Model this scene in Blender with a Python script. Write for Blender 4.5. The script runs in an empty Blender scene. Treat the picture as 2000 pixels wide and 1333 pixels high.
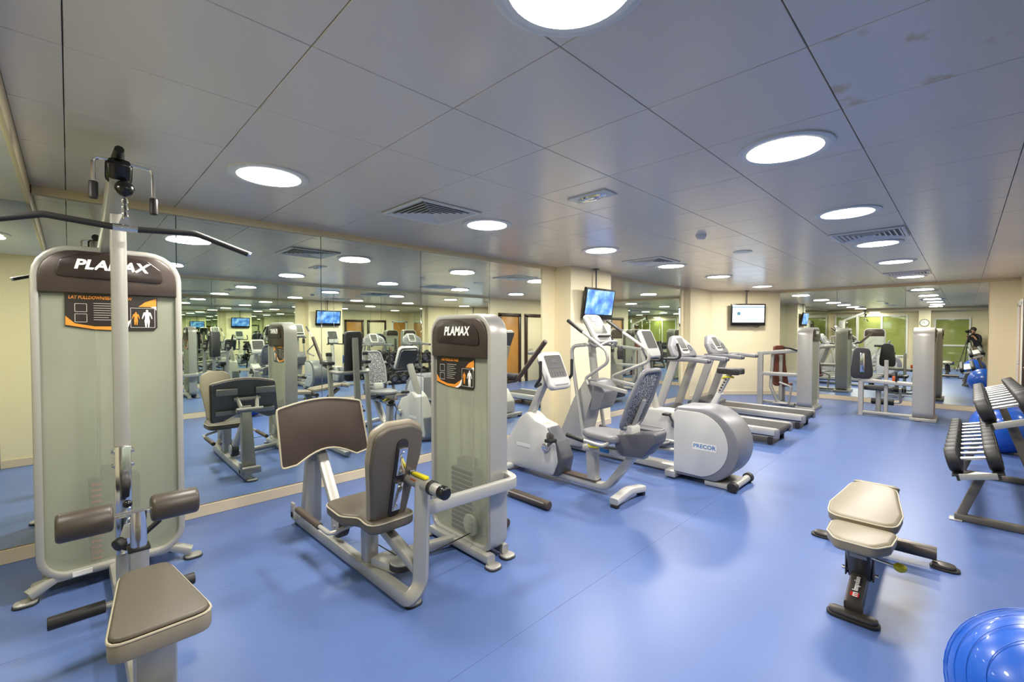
import bpy, bmesh, math, random
from mathutils import Vector, Matrix, Euler
random.seed(7)
scn = bpy.context.scene
COL = scn.collection
R = math.radians
T = Matrix.Translation

# ---------------------------------------------------------------- camera, world, exposure
H = 2.6            # ceiling height
D1 = 4.58          # mirror wall (Y)
XF = 12.7          # far wall (X)
YR = -0.72         # right wall (Y)
XB = -0.95         # back wall (X)
cam_d = bpy.data.cameras.new('camera')
cam = bpy.data.objects.new('camera', cam_d); COL.objects.link(cam)
cam_d.sensor_width = 36.0; cam_d.lens = 875.0 / 2000 * 36; cam_d.clip_start = 0.02
yaw, pit = R(45.3), R(-1.21)
fw = Vector((math.cos(yaw) * math.cos(pit), math.sin(yaw) * math.cos(pit), math.sin(pit)))
cam.location = (0, 0, 1.585)
cam.rotation_euler = fw.to_track_quat('-Z', 'Y').to_euler()
scn.camera = cam
w = bpy.data.worlds.new('world'); scn.world = w; w.use_nodes = True
w.node_tree.nodes['Background'].inputs[0].default_value = (0.8, 0.85, 0.9, 1)
w.node_tree.nodes['Background'].inputs[1].default_value = 0.05
vs = scn.view_settings
vs.view_transform = 'Standard'; vs.look = 'None'; vs.gamma = 1; vs.use_curve_mapping = False
vs.exposure = 0.42
LAMP_W = 34.0       # watts of each ceiling downlight
c = scn.cycles
c.max_bounces = 14; c.glossy_bounces = 10; c.diffuse_bounces = 5; c.transparent_max_bounces = 12
c.sample_clamp_indirect = 6.0; c.caustics_reflective = False; c.caustics_refractive = False

# ---------------------------------------------------------------- materials
def srgb(r, g, b):
    f = lambda v: (v / 255 / 12.92) if v / 255 <= 0.04045 else ((v / 255 + 0.055) / 1.055) ** 2.4
    return (f(r), f(g), f(b), 1)

def mat(name, col, rough=0.5, metal=0.0, var=0.06, scale=8.0, bump=0.0, bscale=200.0, coat=0.0, spec=0.5):
    m = bpy.data.materials.new(name); m.use_nodes = True
    nt = m.node_tree; n = nt.nodes; l = nt.links
    p = n['Principled BSDF']
    p.inputs['Roughness'].default_value = rough; p.inputs['Metallic'].default_value = metal
    p.inputs['Coat Weight'].default_value = coat; p.inputs['Specular IOR Level'].default_value = spec
    tc = n.new('ShaderNodeTexCoord')
    nz = n.new('ShaderNodeTexNoise'); nz.inputs['Scale'].default_value = scale; nz.inputs['Detail'].default_value = 4
    l.new(tc.outputs['Object'], nz.inputs['Vector'])
    mx = n.new('ShaderNodeMixRGB')
    mx.inputs[1].default_value = tuple(v * (1 - var) for v in col[:3]) + (1,)
    mx.inputs[2].default_value = tuple(min(1, v * (1 + var)) for v in col[:3]) + (1,)
    l.new(nz.outputs['Fac'], mx.inputs[0]); l.new(mx.outputs[0], p.inputs['Base Color'])
    if bump:
        n2 = n.new('ShaderNodeTexNoise'); n2.inputs['Scale'].default_value = bscale
        bp = n.new('ShaderNodeBump'); bp.inputs['Strength'].default_value = bump; bp.inputs['Distance'].default_value = 0.002
        l.new(tc.outputs['Object'], n2.inputs['Vector']); l.new(n2.outputs['Fac'], bp.inputs['Height']); l.new(bp.outputs[0], p.inputs['Normal'])
    return m

def emit(name, col, s):
    m = bpy.data.materials.new(name); m.use_nodes = True
    p = m.node_tree.nodes['Principled BSDF']
    p.inputs['Base Color'].default_value = (0.02, 0.02, 0.02, 1)
    p.inputs['Emission Color'].default_value = col; p.inputs['Emission Strength'].default_value = s
    return m

M = {}
M['floor'] = mat('blue_vinyl', srgb(87, 111, 166), 0.36, var=0.10, scale=2.2, bump=0.12, bscale=60)
M['cream'] = mat('cream_paint', srgb(238, 226, 190), 0.5, var=0.02, scale=1.5)
M['trim'] = mat('cream_trim', srgb(226, 210, 168), 0.45, var=0.03)
M['base'] = mat('skirting', srgb(218, 202, 172), 0.45, var=0.03)
M['ceil'] = mat('ceiling_metal', srgb(238, 227, 212), 0.24, var=0.02, scale=1.0, bump=0.05, bscale=3, spec=0.6)
M['gap'] = mat('ceiling_gap', srgb(120, 118, 114), 0.8)
M['seam'] = mat('floor_seam', srgb(120, 142, 188), 0.6)
M['white'] = mat('white_paint', srgb(232, 232, 226), 0.4, var=0.02)
M['mirror'] = mat('mirror_silver', (0.86, 0.91, 0.83, 1), 0.0, 1.0, var=0.0)
M['silver'] = mat('silver_paint', srgb(178, 176, 169), 0.33, 0.35, var=0.03)
M['lsilver'] = mat('light_silver_paint', srgb(184, 182, 176), 0.35, 0.25, var=0.03)
M['rack'] = mat('rack_paint', srgb(104, 98, 88), 0.4, 0.15, var=0.05)
M['steel'] = mat('brushed_steel', (0.42, 0.42, 0.41, 1), 0.3, 1.0, var=0.05)
M['chrome'] = mat('chrome', (0.72, 0.72, 0.72, 1), 0.14, 1.0, var=0.02)
M['black'] = mat('black_rubber', srgb(34, 32, 32), 0.5, var=0.1, bump=0.1)
M['gloss_black'] = mat('gloss_black', srgb(22, 22, 24), 0.2, var=0.05)
M['brown'] = mat('brown_shroud', srgb(66, 56, 51), 0.3, 0.25, var=0.04)
M['dbrown'] = mat('dark_brown_shroud', srgb(50, 42, 38), 0.25, 0.2, var=0.04)
M['taupe'] = mat('taupe_vinyl', srgb(92, 85, 74), 0.42, var=0.05, bump=0.25, bscale=350)
M['ltaupe'] = mat('light_taupe_vinyl', srgb(146, 137, 118), 0.42, var=0.04, bump=0.2, bscale=350)
M['roller'] = mat('roller_vinyl', srgb(72, 64, 57), 0.36, var=0.05, bump=0.25, bscale=300)
M['redbrown'] = mat('red_brown_vinyl', srgb(104, 52, 40), 0.45, var=0.05)
M['piping'] = mat('cream_piping', srgb(182, 174, 152), 0.5)
M['charcoal'] = mat('charcoal_vinyl', srgb(48, 48, 52), 0.42, var=0.06)
M['grey'] = mat('grey_plastic', srgb(128, 128, 132), 0.4, 0.1, var=0.04)
M['dgrey'] = mat('dark_grey_plastic', srgb(88, 88, 94), 0.42, var=0.05)
M['shell'] = mat('white_shell_plastic', srgb(204, 203, 198), 0.38, var=0.02)
M['belt'] = mat('treadmill_belt', srgb(56, 54, 54), 0.65, var=0.1, bump=0.2)
M['grip'] = mat('brown_grip', srgb(74, 62, 54), 0.55, var=0.1, bump=0.3, bscale=120)
M['orange'] = mat('orange_print', srgb(222, 140, 48), 0.4)
M['pwhite'] = mat('white_print', srgb(236, 234, 228), 0.4)
M['pgrey'] = mat('grey_print', srgb(150, 148, 142), 0.5)
M['placard'] = mat('placard_black', srgb(40, 34, 30), 0.3, var=0.1)
M['red'] = mat('red_print', srgb(196, 44, 34), 0.4)
M['yellow'] = mat('yellow_knob', srgb(232, 216, 30), 0.35)
M['tag'] = mat('orange_tag', srgb(206, 98, 40), 0.45)
M['ball'] = mat('blue_ball', srgb(26, 88, 190), 0.28, var=0.05, coat=0.3)
M['iron'] = mat('weight_plate_iron', srgb(38, 38, 38), 0.5, 0.3, var=0.1)
M['bench_metal'] = mat('graphite_metal', srgb(96, 90, 84), 0.3, 0.6, var=0.06)
M['beige_vinyl'] = mat('beige_vinyl', srgb(134, 125, 106), 0.42, var=0.04, bump=0.2, bscale=300)
M['wood'] = mat('honey_wood', srgb(196, 138, 66), 0.4, var=0.2, scale=5)
M['dwood'] = mat('dark_wood', srgb(58, 40, 30), 0.4, var=0.15)
M['blueprint'] = mat('blue_print', srgb(40, 110, 170), 0.4)
M['lcd'] = mat('lcd_grey', srgb(98, 98, 94), 0.25, var=0.15, scale=40)
M['green_glass'] = mat('green_glass', srgb(150, 158, 84), 0.04, var=0.15, scale=0.8, coat=1.0, spec=0.9)
M['skin'] = mat('skin', srgb(190, 140, 112), 0.5)
M['cloth'] = mat('dark_cloth', srgb(34, 32, 36), 0.85)
M['khaki'] = mat('khaki_cloth', srgb(150, 132, 104), 0.85)
M['hair'] = mat('dark_hair', srgb(40, 30, 24), 0.6)
M['lamp'] = emit('lamp_diffuser', (1.0, 0.97, 0.9, 1), 9.0)

def frosted(name, fac):
    m = bpy.data.materials.new(name); m.use_nodes = True
    nt = m.node_tree; n = nt.nodes; l = nt.links
    p = n['Principled BSDF']; p.inputs['Roughness'].default_value = 0.3
    nz = n.new('ShaderNodeTexNoise'); nz.inputs['Scale'].default_value = 2.0
    mx = n.new('ShaderNodeMixRGB'); mx.inputs[1].default_value = srgb(196, 197, 180); mx.inputs[2].default_value = srgb(204, 205, 190)
    l.new(nz.outputs['Fac'], mx.inputs[0]); l.new(mx.outputs[0], p.inputs['Base Color'])
    t = n.new('ShaderNodeBsdfTransparent'); t.inputs[0].default_value = (0.92, 0.95, 0.88, 1)
    ms = n.new('ShaderNodeMixShader'); ms.inputs[0].default_value = fac
    l.new(t.outputs[0], ms.inputs[1]); l.new(p.outputs[0], ms.inputs[2])
    l.new(ms.outputs[0], n['Material Output'].inputs['Surface'])
    return m
M['frost'] = frosted('frosted_panel', 0.32)
M['frost_rear'] = frosted('frosted_rear_panel', 0.8)

def screen_blue():
    m = emit('screen_blue_picture', (0.1, 0.3, 0.9, 1), 1.6)
    nt = m.node_tree; n = nt.nodes; l = nt.links; p = n['Principled BSDF']
    tc = n.new('ShaderNodeTexCoord'); nz = n.new('ShaderNodeTexNoise'); nz.inputs['Scale'].default_value = 5; nz.inputs['Detail'].default_value = 6
    cr = n.new('ShaderNodeValToRGB')
    cr.color_ramp.elements[0].position = 0.3; cr.color_ramp.elements[0].color = srgb(16, 50, 150)
    cr.color_ramp.elements[1].position = 0.75; cr.color_ramp.elements[1].color = srgb(190, 215, 245)
    e = cr.color_ramp.elements.new(0.5); e.color = srgb(70, 130, 215)
    l.new(tc.outputs['Object'], nz.inputs['Vector']); l.new(nz.outputs['Fac'], cr.inputs[0]); l.new(cr.outputs[0], p.inputs['Emission Color'])
    return m
M['scr1'] = screen_blue()
M['scr2'] = emit('screen_white_page', srgb(225, 242, 255), 1.9)
M['scr2b'] = emit('screen_blue_edge', srgb(60, 120, 220), 1.6)
M['cyan'] = emit('screen_logo', srgb(80, 150, 170), 0.8)

def mesh_fabric():
    m = mat('mesh_fabric', srgb(70, 72, 78), 0.6)
    n = m.node_tree.nodes; l = m.node_tree.links; p = n['Principled BSDF']
    tc = n.new('ShaderNodeTexCoord'); v = n.new('ShaderNodeTexVoronoi'); v.inputs['Scale'].default_value = 45
    v.feature = 'DISTANCE_TO_EDGE'
    cr = n.new('ShaderNodeValToRGB'); cr.color_ramp.elements[0].position = 0.06; cr.color_ramp.elements[1].position = 0.12
    cr.color_ramp.elements[0].color = srgb(170, 172, 176); cr.color_ramp.elements[1].color = srgb(52, 53, 60)
    l.new(tc.outputs['Object'], v.inputs['Vector']); l.new(v.outputs['Distance'], cr.inputs[0]); l.new(cr.outputs[0], p.inputs['Base Color'])
    return m
M['meshfab'] = mesh_fabric()

def stained():
    m = M['ceil'].copy(); m.name = 'ceiling_metal_stained'
    n = m.node_tree.nodes; l = m.node_tree.links; p = n['Principled BSDF']
    old = p.inputs['Base Color'].links[0].from_socket
    tc = n.new('ShaderNodeTexCoord'); nz = n.new('ShaderNodeTexNoise'); nz.inputs['Scale'].default_value = 5.5; nz.inputs['Detail'].default_value = 3
    cr = n.new('ShaderNodeValToRGB'); cr.color_ramp.elements[0].position = 0.60; cr.color_ramp.elements[1].position = 0.68
    mx = n.new('ShaderNodeMixRGB'); mx.inputs[2].default_value = srgb(214, 190, 150)
    l.new(tc.outputs['Object'], nz.inputs['Vector']); l.new(nz.outputs['Fac'], cr.inputs[0]); l.new(cr.outputs[0], mx.inputs[0])
    l.new(old, mx.inputs[1]); l.new(mx.outputs[0], p.inputs['Base Color'])
    return m
M['ceil_stain'] = stained()

# ---------------------------------------------------------------- mesh helpers
def rrect(wd, ht, r, n=5, cx=0, cy=0):
    pts = []
    for (sx, sy, a0) in ((1, -1, -90), (1, 1, 0), (-1, 1, 90), (-1, -1, 180)):
        for i in range(n + 1):
            a = R(a0 + 90 * i / n)
            pts.append((cx + sx * (wd / 2 - r) + r * math.cos(a), cy + sy * (ht / 2 - r) + r * math.sin(a)))
    return pts

def fillet(pts, r, n=5, closed=False):
    pts = [Vector(p) for p in pts]; out = []; N = len(pts)
    for i, p in enumerate(pts):
        if not closed and i in (0, N - 1): out.append(p); continue
        a = pts[i - 1] - p; b = pts[(i + 1) % N] - p
        la, lb = a.length, b.length
        ang = a.angle(b)
        if ang > 3.1 or r <= 0: out.append(p); continue
        d = min(r / math.tan(ang / 2), la * 0.48, lb * 0.48)
        q0, q1 = p + a / la * d, p + b / lb * d
        for k in range(n + 1):
            t = k / n
            out.append(q0 * (1 - t) ** 2 + p * 2 * t * (1 - t) + q1 * t * t)
    return out

class B:
    def __init__(s, X=None):
        s.bm = bmesh.new(); s.X = X or Matrix()
    def _in(s, t, X=None):
        t.transform(s.X @ (X or Matrix()))
        me = bpy.data.meshes.new('tmp'); t.to_mesh(me); t.free()
        s.bm.from_mesh(me); bpy.data.meshes.remove(me)
        return s
    def box(s, ctr, d, bev=0.0, rot=(0, 0, 0), seg=2):
        t = bmesh.new(); bmesh.ops.create_cube(t, size=1)
        bmesh.ops.scale(t, vec=d, verts=t.verts)
        if bev: bmesh.ops.bevel(t, geom=t.edges[:], offset=bev, segments=seg, affect='EDGES', profile=0.5)
        return s._in(t, T(ctr) @ Euler([R(v) for v in rot]).to_matrix().to_4x4())
    def cyl(s, p0, p1, r0, r1=None, seg=18, bev=0.0):
        p0, p1 = Vector(p0), Vector(p1); d = p1 - p0
        t = bmesh.new()
        bmesh.ops.create_cone(t, cap_ends=True, segments=seg, radius1=r0, radius2=r0 if r1 is None else r1, depth=d.length)
        if bev:
            es = [e for e in t.edges if abs(e.verts[0].co.z - e.verts[1].co.z) < 1e-6]
            bmesh.ops.bevel(t, geom=es, offset=bev, segments=3, affect='EDGES', profile=0.5)
        return s._in(t, T((p0 + p1) / 2) @ d.to_track_quat('Z', 'Y').to_matrix().to_4x4())
    def sph(s, ctr, r, seg=20, sc=(1, 1, 1)):
        t = bmesh.new(); bmesh.ops.create_uvsphere(t, u_segments=seg, v_segments=seg // 2 + 2, radius=r)
        bmesh.ops.scale(t, vec=sc, verts=t.verts)
        return s._in(t, T(ctr))
    def tube(s, pts, r, seg=10, fil=0.0, closed=False, rect=None, up=(0, 0, 1), fn=5):
        P = fillet(pts, fil, fn, closed) if fil else [Vector(p) for p in pts]
        N = len(P); t = bmesh.new()
        prof = rrect(rect[0], rect[1], min(rect) * 0.25, 2) if rect else [(r * math.cos(2 * math.pi * k / seg), r * math.sin(2 * math.pi * k / seg)) for k in range(seg)]
        up = Vector(up); rings = []; prev = None
        for i, p in enumerate(P):
            if closed: a, b = P[i - 1], P[(i + 1) % N]
            else: a, b = P[max(i - 1, 0)], P[min(i + 1, N - 1)]
            tg = (b - a).normalized()
            if prev is None:
                u = up - tg * up.dot(tg)
                if u.length < 1e-3: u = Vector((1, 0, 0)) - tg * tg.x
                if u.length < 1e-3: u = Vector((0, 1, 0))
            else: u = prev - tg * prev.dot(tg)
            u.normalize(); prev = u
            v = tg.cross(u)
            # miter widening
            k = 1.0
            if (closed or 0 < i < N - 1):
                d1 = (p - a).normalized(); k = 1 / max(0.5, d1.dot(tg))
            rings.append([t.verts.new(p + v * (x * k) + u * y) for x, y in prof])
        m = len(prof)
        for i in range(N if closed else N - 1):
            A, Bq = rings[i], rings[(i + 1) % N]
            for j in range(m):
                t.faces.new((A[j], A[(j + 1) % m], Bq[(j + 1) % m], Bq[j]))
        if not closed:
            t.faces.new(rings[0][::-1]); t.faces.new(rings[-1])
        bmesh.ops.recalc_face_normals(t, faces=t.faces)
        return s._in(t)
    def prism(s, poly, th, X=None, bev=0.0, seg=2):
        t = bmesh.new()
        vs_ = [t.verts.new((p[0], p[1], 0)) for p in poly]
        f = t.faces.new(vs_)
        r = bmesh.ops.extrude_face_region(t, geom=[f])
        top = [v for v in r['geom'] if isinstance(v, bmesh.types.BMVert)]
        bmesh.ops.translate(t, vec=(0, 0, th), verts=top)
        bmesh.ops.recalc_face_normals(t, faces=t.faces)
        if bev:
            es = [e for e in t.edges if abs(e.verts[0].co.z - e.verts[1].co.z) < 1e-7]
            bmesh.ops.bevel(t, geom=es, offset=bev, segments=seg, affect='EDGES', profile=0.5, clamp_overlap=True)
        return s._in(t, X)
    def lathe(s, prof, X=None, seg=28):
        t = bmesh.new(); rings = []
        for (r, z) in prof:
            rings.append([t.verts.new((max(r, 1e-5) * math.cos(2 * math.pi * k / seg), max(r, 1e-5) * math.sin(2 * math.pi * k / seg), z)) for k in range(seg)])
        for A, Bq in zip(rings, rings[1:]):
            for j in range(seg): t.faces.new((A[j], A[(j + 1) % seg], Bq[(j + 1) % seg], Bq[j]))
        t.faces.new(rings[0][::-1]); t.faces.new(rings[-1])
        bmesh.ops.recalc_face_normals(t, faces=t.faces)
        return s._in(t, X)
    def build(s, name, m, parent=None, ang=38):
        off = OFF.get(parent, Vector()) if parent else Vector()
        me = bpy.data.meshes.new(name)
        bmesh.ops.translate(s.bm, vec=-off, verts=s.bm.verts)
        s.bm.to_mesh(me); s.bm.free()
        me.materials.append(M[m] if isinstance(m, str) else m)
        me.polygons.foreach_set('use_smooth', [True] * len(me.polygons)); me.set_sharp_from_angle(angle=R(ang))
        o = bpy.data.objects.new(name, me); COL.objects.link(o)
        if parent: o.parent = parent; OFF[o] = off
        return o
OFF = {}

def tag(o, label, cat, group=None):
    o['label'] = label; o['category'] = cat
    if group: o['group'] = group
    return o
def thing(name, loc, label, cat, group=None):
    o = bpy.data.objects.new(name, None); COL.objects.link(o)
    o.empty_display_size = 0.1; o.location = loc; OFF[o] = Vector(loc)
    return tag(o, label, cat, group)
def struct(o):
    o['kind'] = 'structure'; return o
def dup(o, loc=None, rz=None, parent=None):
    q = o.copy(); COL.objects.link(q)
    if parent: q.parent = parent
    if loc is not None: q.location = loc
    if rz is not None: q.rotation_euler = (0, 0, rz)
    for ch in list(o.children): dup(ch, parent=q)
    return q

def frame(origin, xdir, ydir):
    x = Vector(xdir).normalized(); y = Vector(ydir); y = (y - x * y.dot(x)).normalized(); z = x.cross(y)
    return Matrix(((x.x, y.x, z.x, origin[0]), (x.y, y.y, z.y, origin[1]), (x.z, y.z, z.z, origin[2]), (0, 0, 0, 1)))

def text(body, size, X, m, parent, name='lettering', shear=0.0, bold=0.0, depth=0.0008, sx=1.0):
    cu = bpy.data.curves.new('t', 'FONT'); cu.body = body; cu.size = size; cu.shear = shear; cu.align_x = 'CENTER'; cu.align_y = 'CENTER'
    cu.extrude = depth; cu.offset = bold; cu.resolution_u = 3
    o = bpy.data.objects.new('t', cu); COL.objects.link(o)
    dg = bpy.context.evaluated_depsgraph_get()
    me = bpy.data.meshes.new_from_object(o.evaluated_get(dg))
    bpy.data.objects.remove(o); bpy.data.curves.remove(cu)
    me.name = name
    me.transform(Matrix.Diagonal((sx, 1, 1, 1)))
    off = OFF.get(parent, Vector()) if parent else Vector()
    me.transform(T(-off) @ X); me.materials.clear(); me.materials.append(M[m])
    q = bpy.data.objects.new(name, me); COL.objects.link(q)
    if parent: q.parent = parent; OFF[q] = off
    return q

def pad(parent, name, poly, th, X, m='taupe', pip='piping', bev=0.022, ppos=0.8, pr=0.0045):
    o = B(X).prism(poly, th, bev=bev, seg=3).build(name, m, parent)
    if pip:
        ins = bev * 0.25
        B(X).tube([(p[0], p[1], th * ppos) for p in poly], pr, 6, closed=True).build('piping', pip, o)
    return o

# ---------------------------------------------------------------- the setting
flo = struct(B().box(((XB + XF) / 2, (YR + D1) / 2, -0.055), (XF - XB + 0.6, D1 - YR + 0.6, 0.09)).build('floor', 'seam'))
ys = [YR - 0.1, 1.62, 3.2, D1 + 0.1]
for a, b2 in zip(ys, ys[1:]):
    for x0, x1 in ((XB - 0.1, 5.6), (5.6, XF + 0.1)):
        B().box(((x0 + x1) / 2, (a + b2) / 2, -0.006), (x1 - x0 - 0.0012, b2 - a - 0.0012, 0.012), bev=0.0003, seg=1).build('vinyl_sheet', 'floor', flo)

cei = struct(B().box(((XB + XF) / 2, (YR + D1) / 2, H + 0.07), (XF - XB + 0.6, D1 - YR + 0.6, 0.1)).build('ceiling', 'gap'))
CX, CY, Y0 = 0.63, 0.62, 0.41 - 0.62 * 2
pan = None
for i in range(-1, 21):
    for j in range(9):
        x0, y0 = max(i * CX, -0.176), Y0 + j * CY
        x1, y1 = min((i + 1) * CX, XF + 0.05), min(y0 + CY, D1 + 0.05)
        y0 = max(y0, YR - 0.05)
        if x1 - x0 < 0.05 or y1 - y0 < 0.05: continue
        full = abs(x1 - x0 - CX) < 1e-6 and abs(y1 - y0 - CY) < 1e-6
        if full and pan is not None:
            q = pan.copy(); COL.objects.link(q); q.location = ((x0 + x1) / 2, (y0 + y1) / 2, 0)
        else:
            q = B().box((0, 0, H + 0.009), (x1 - x0 - 0.0035, y1 - y0 - 0.0035, 0.018), bev=0.002, seg=1).build('ceiling_panel', 'ceil', cei)
            q.location = ((x0 + x1) / 2, (y0 + y1) / 2, 0)
            if full: pan = q
        if i == 3 and j == 2 - 1:
            q.data = q.data.copy(); q.data.materials[0] = M['ceil_stain']
# dropped bulkhead behind the camera
struct(B().box((-0.62, (YR + D1) / 2, H - 0.06), (0.86, D1 - YR + 0.1, 0.12), bev=0.003).build('trim_1', 'white'))
struct(B().box((-0.185, (YR + D1) / 2, H - 0.062), (0.02, D1 - YR, 0.135), bev=0.003).build('trim_2', 'trim'))

def wall(name, x0, x1, y0, y1, z0=0, z1=H + 0.02, m='cream'):
    return struct(B().box(((x0 + x1) / 2, (y0 + y1) / 2, (z0 + z1) / 2), (x1 - x0, y1 - y0, z1 - z0), bev=0.002, seg=1).build(name, m))

WL = wall('wall_left', XB - 0.2, 11.6, D1 + 0.012, D1 + 0.2)
WR = wall('wall_right', XB - 0.2, XF + 0.2, YR - 0.2, YR - 0.012)
WF = wall('wall_far', XF + 0.012, XF + 0.2, YR - 0.2, D1 + 0.2)
WB = wall('wall_back', XB - 0.2, XB - 0.012, YR - 0.2, D1 + 0.2)
def pane(par, x0, x1, y0, y1, z0=0.10, z1=H - 0.05):
    return B().box(((x0 + x1) / 2, (y0 + y1) / 2, (z0 + z1) / 2), (x1 - x0, y1 - y0, z1 - z0), bev=0.0025, seg=1).build('mirror_pane', 'mirror', par)
for a, b2 in zip([-0.53, 0.64, 1.82, 3.0, 4.1], [0.64, 1.82, 3.0, 4.1, 5.19]):
    pane(WL, a + 0.001, b2 - 0.001, D1, D1 + 0.01)
for a, b2 in zip([6.62, 7.8, 8.95], [7.8, 8.95, 10.0]):
    pane(WL, a + 0.001, b2 - 0.001, D1, D1 + 0.01)
for k in range(8):
    pane(WR, -0.4 + k * 1.15 + 0.001, -0.4 + (k + 1) * 1.15 - 0.001, YR - 0.01, YR)
for a, b2 in zip([-0.32, 0.9, 2.1], [0.9, 2.1, 3.28]):
    pane(WF, XF, XF + 0.01, a + 0.001, b2 - 0.001)
# skirting and top trims of the mirrors
def strip(name, x0, x1, y0, y1, z0, z1, m):
    return struct(B().box(((x0 + x1) / 2, (y0 + y1) / 2, (z0 + z1) / 2), (x1 - x0, y1 - y0, z1 - z0), bev=0.003, seg=1).build(name, m))
strip('baseboard_left', -0.94, 5.5, D1 - 0.016, D1 + 0.012, 0, 0.095, 'base')
strip('baseboard_left', 6.6, 10.2, D1 - 0.016, D1 + 0.012, 0, 0.095, 'base')
strip('baseboard_right', -0.94, XF, YR - 0.012, YR + 0.014, 0, 0.095, 'base')
strip('baseboard_far', XF - 0.016, XF + 0.012, YR + 0.02, 3.27, 0, 0.095, 'base')
strip('trim_3', -0.17, 1.82, D1 - 0.03, D1 + 0.012, H - 0.06, H, 'trim')
strip('trim_4', 1.82, 5.5, D1 - 0.022, D1 + 0.012, H - 0.055, H, 'trim')
strip('trim_5', 6.6, 10.2, D1 - 0.022, D1 + 0.012, H - 0.05, H, 'trim')
strip('trim_6', XF - 0.02, XF + 0.012, YR + 0.02, 3.27, H - 0.05, H, 'trim')
# pillar with the television, return beside the mirror, slanted corner wall
pil = wall('wall_pillar', 5.5, 6.61, 4.27, D1 + 0.011)
strip('baseboard_pillar', 5.49, 6.62, 4.256, 4.27, 0, 0.095, 'base')
wall('wall_return', 10.2, 11.5, 4.46, D1 + 0.011)
strip('baseboard_return', 10.19, 11.44, 4.446, 4.46, 0, 0.095, 'base')
ca, cb = Vector((11.44, 4.46, 0)), Vector((XF, 3.27, 0))
cd = (cb - ca).normalized(); cn = Vector((-cd.y, cd.x, 0)) * -1     # points into the room
if cn.dot(Vector((-1, -1, 0))) < 0: cn = -cn
struct(B(frame(ca, cd, (0, 0, 1))).box(((cb - ca).length / 2, H / 2 + 0.01, -0.06 if frame(ca, cd, (0, 0, 1)).to_3x3().col[2].dot(cn) > 0 else 0.06), ((cb - ca).length, H + 0.02, 0.12)).build('wall_corner', 'cream'))
mid = (ca + cb) / 2 + cn * 0.007
struct(B(T(mid) @ Matrix.Rotation(math.atan2(cd.y, cd.x), 4, 'Z')).box((0, 0, 0.0475), ((cb - ca).length, 0.014, 0.095), bev=0.003, seg=1).build('baseboard_corner', 'base'))
# block beside the entrance, glazed wall and door behind the photographer
wall('wall_entrance', -0.58, -0.2, 1.0, 1.38)
strip('baseboard_entrance', -0.58, -0.19, 1.38, 1.394, 0, 0.095, 'base')
def glazed(name, y0, y1, z0, z1, nv=1, rail=None):
    f = B()
    for yy in [y0 + (y1 - y0) * k / nv for k in range(nv + 1)]: f.box((XB + 0.02, yy, (z0 + z1) / 2), (0.05, 0.06, z1 - z0 + 0.06), bev=0.004)
    for zz in (z0, z1): f.box((XB + 0.02, (y0 + y1) / 2, zz), (0.048, y1 - y0, 0.06), bev=0.004)
    if rail: f.box((XB + 0.02, (y0 + y1) / 2, rail), (0.046, y1 - y0, 0.07), bev=0.004)
    o = struct(f.build(name, 'white'))
    pw = (y1 - y0) / nv
    for k in range(nv):
        for a, b2 in (((z0, z1),) if not rail else ((z0, rail), (rail, z1))):
            B().box((XB, y0 + pw * (k + 0.5), (a + b2) / 2), (0.02, pw - 0.01, b2 - a - 0.01)).build('pane', 'green_glass', o)
    return o
glazed('window_1', 1.8, 4.4, 0.5, 2.3, 3)
d1 = glazed('door_1', -0.15, 0.9, 0.04, 2.12, 1, 1.0)
B().cyl((XB + 0.05, 0.75, 1.05), (XB + 0.1, 0.75, 1.05), 0.012).tube([(XB + 0.1, 0.75, 1.05), (XB + 0.1, 0.62, 1.05)], 0.011).build('door_handle', 'chrome', d1)
struct(B().box((-0.77, 1.3, 1.1), (0.3, 0.06, 2.2), bev=0.004).build('trim_7', 'white'))
# doors in the right-hand wall beyond the mirrors
def door(name, x0, x1, leaf, open_dark):
    o = struct(B().box(((x0 + x1) / 2, YR - 0.002, 1.02), (x1 - x0, 0.03, 2.04), bev=0.003).build(name, leaf))
    f = B()
    f.box((x0 - 0.05, YR + 0.01, 1.05), (0.1, 0.06, 2.1), bev=0.004).box((x1 + 0.05, YR + 0.01, 1.05), (0.1, 0.06, 2.1), bev=0.004)
    f.box(((x0 + x1) / 2, YR + 0.01, 2.1), (x1 - x0 + 0.2, 0.06, 0.1), bev=0.004)
    f.build('door_frame', 'white' if open_dark else 'dwood', o)
    B().tube([(x0 + 0.08, YR + 0.02, 1.02), (x0 + 0.08, YR + 0.06, 1.02), (x0 + 0.2, YR + 0.06, 1.02)], 0.01, 8, fil=0.02).build('door_handle', 'chrome', o)
door('door_2', 9.3, 10.05, 'wood', False)
door('door_3', 10.45, 11.25, 'cream', False)
door('door_4', 11.75, 12.45, 'wood', True)

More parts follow.
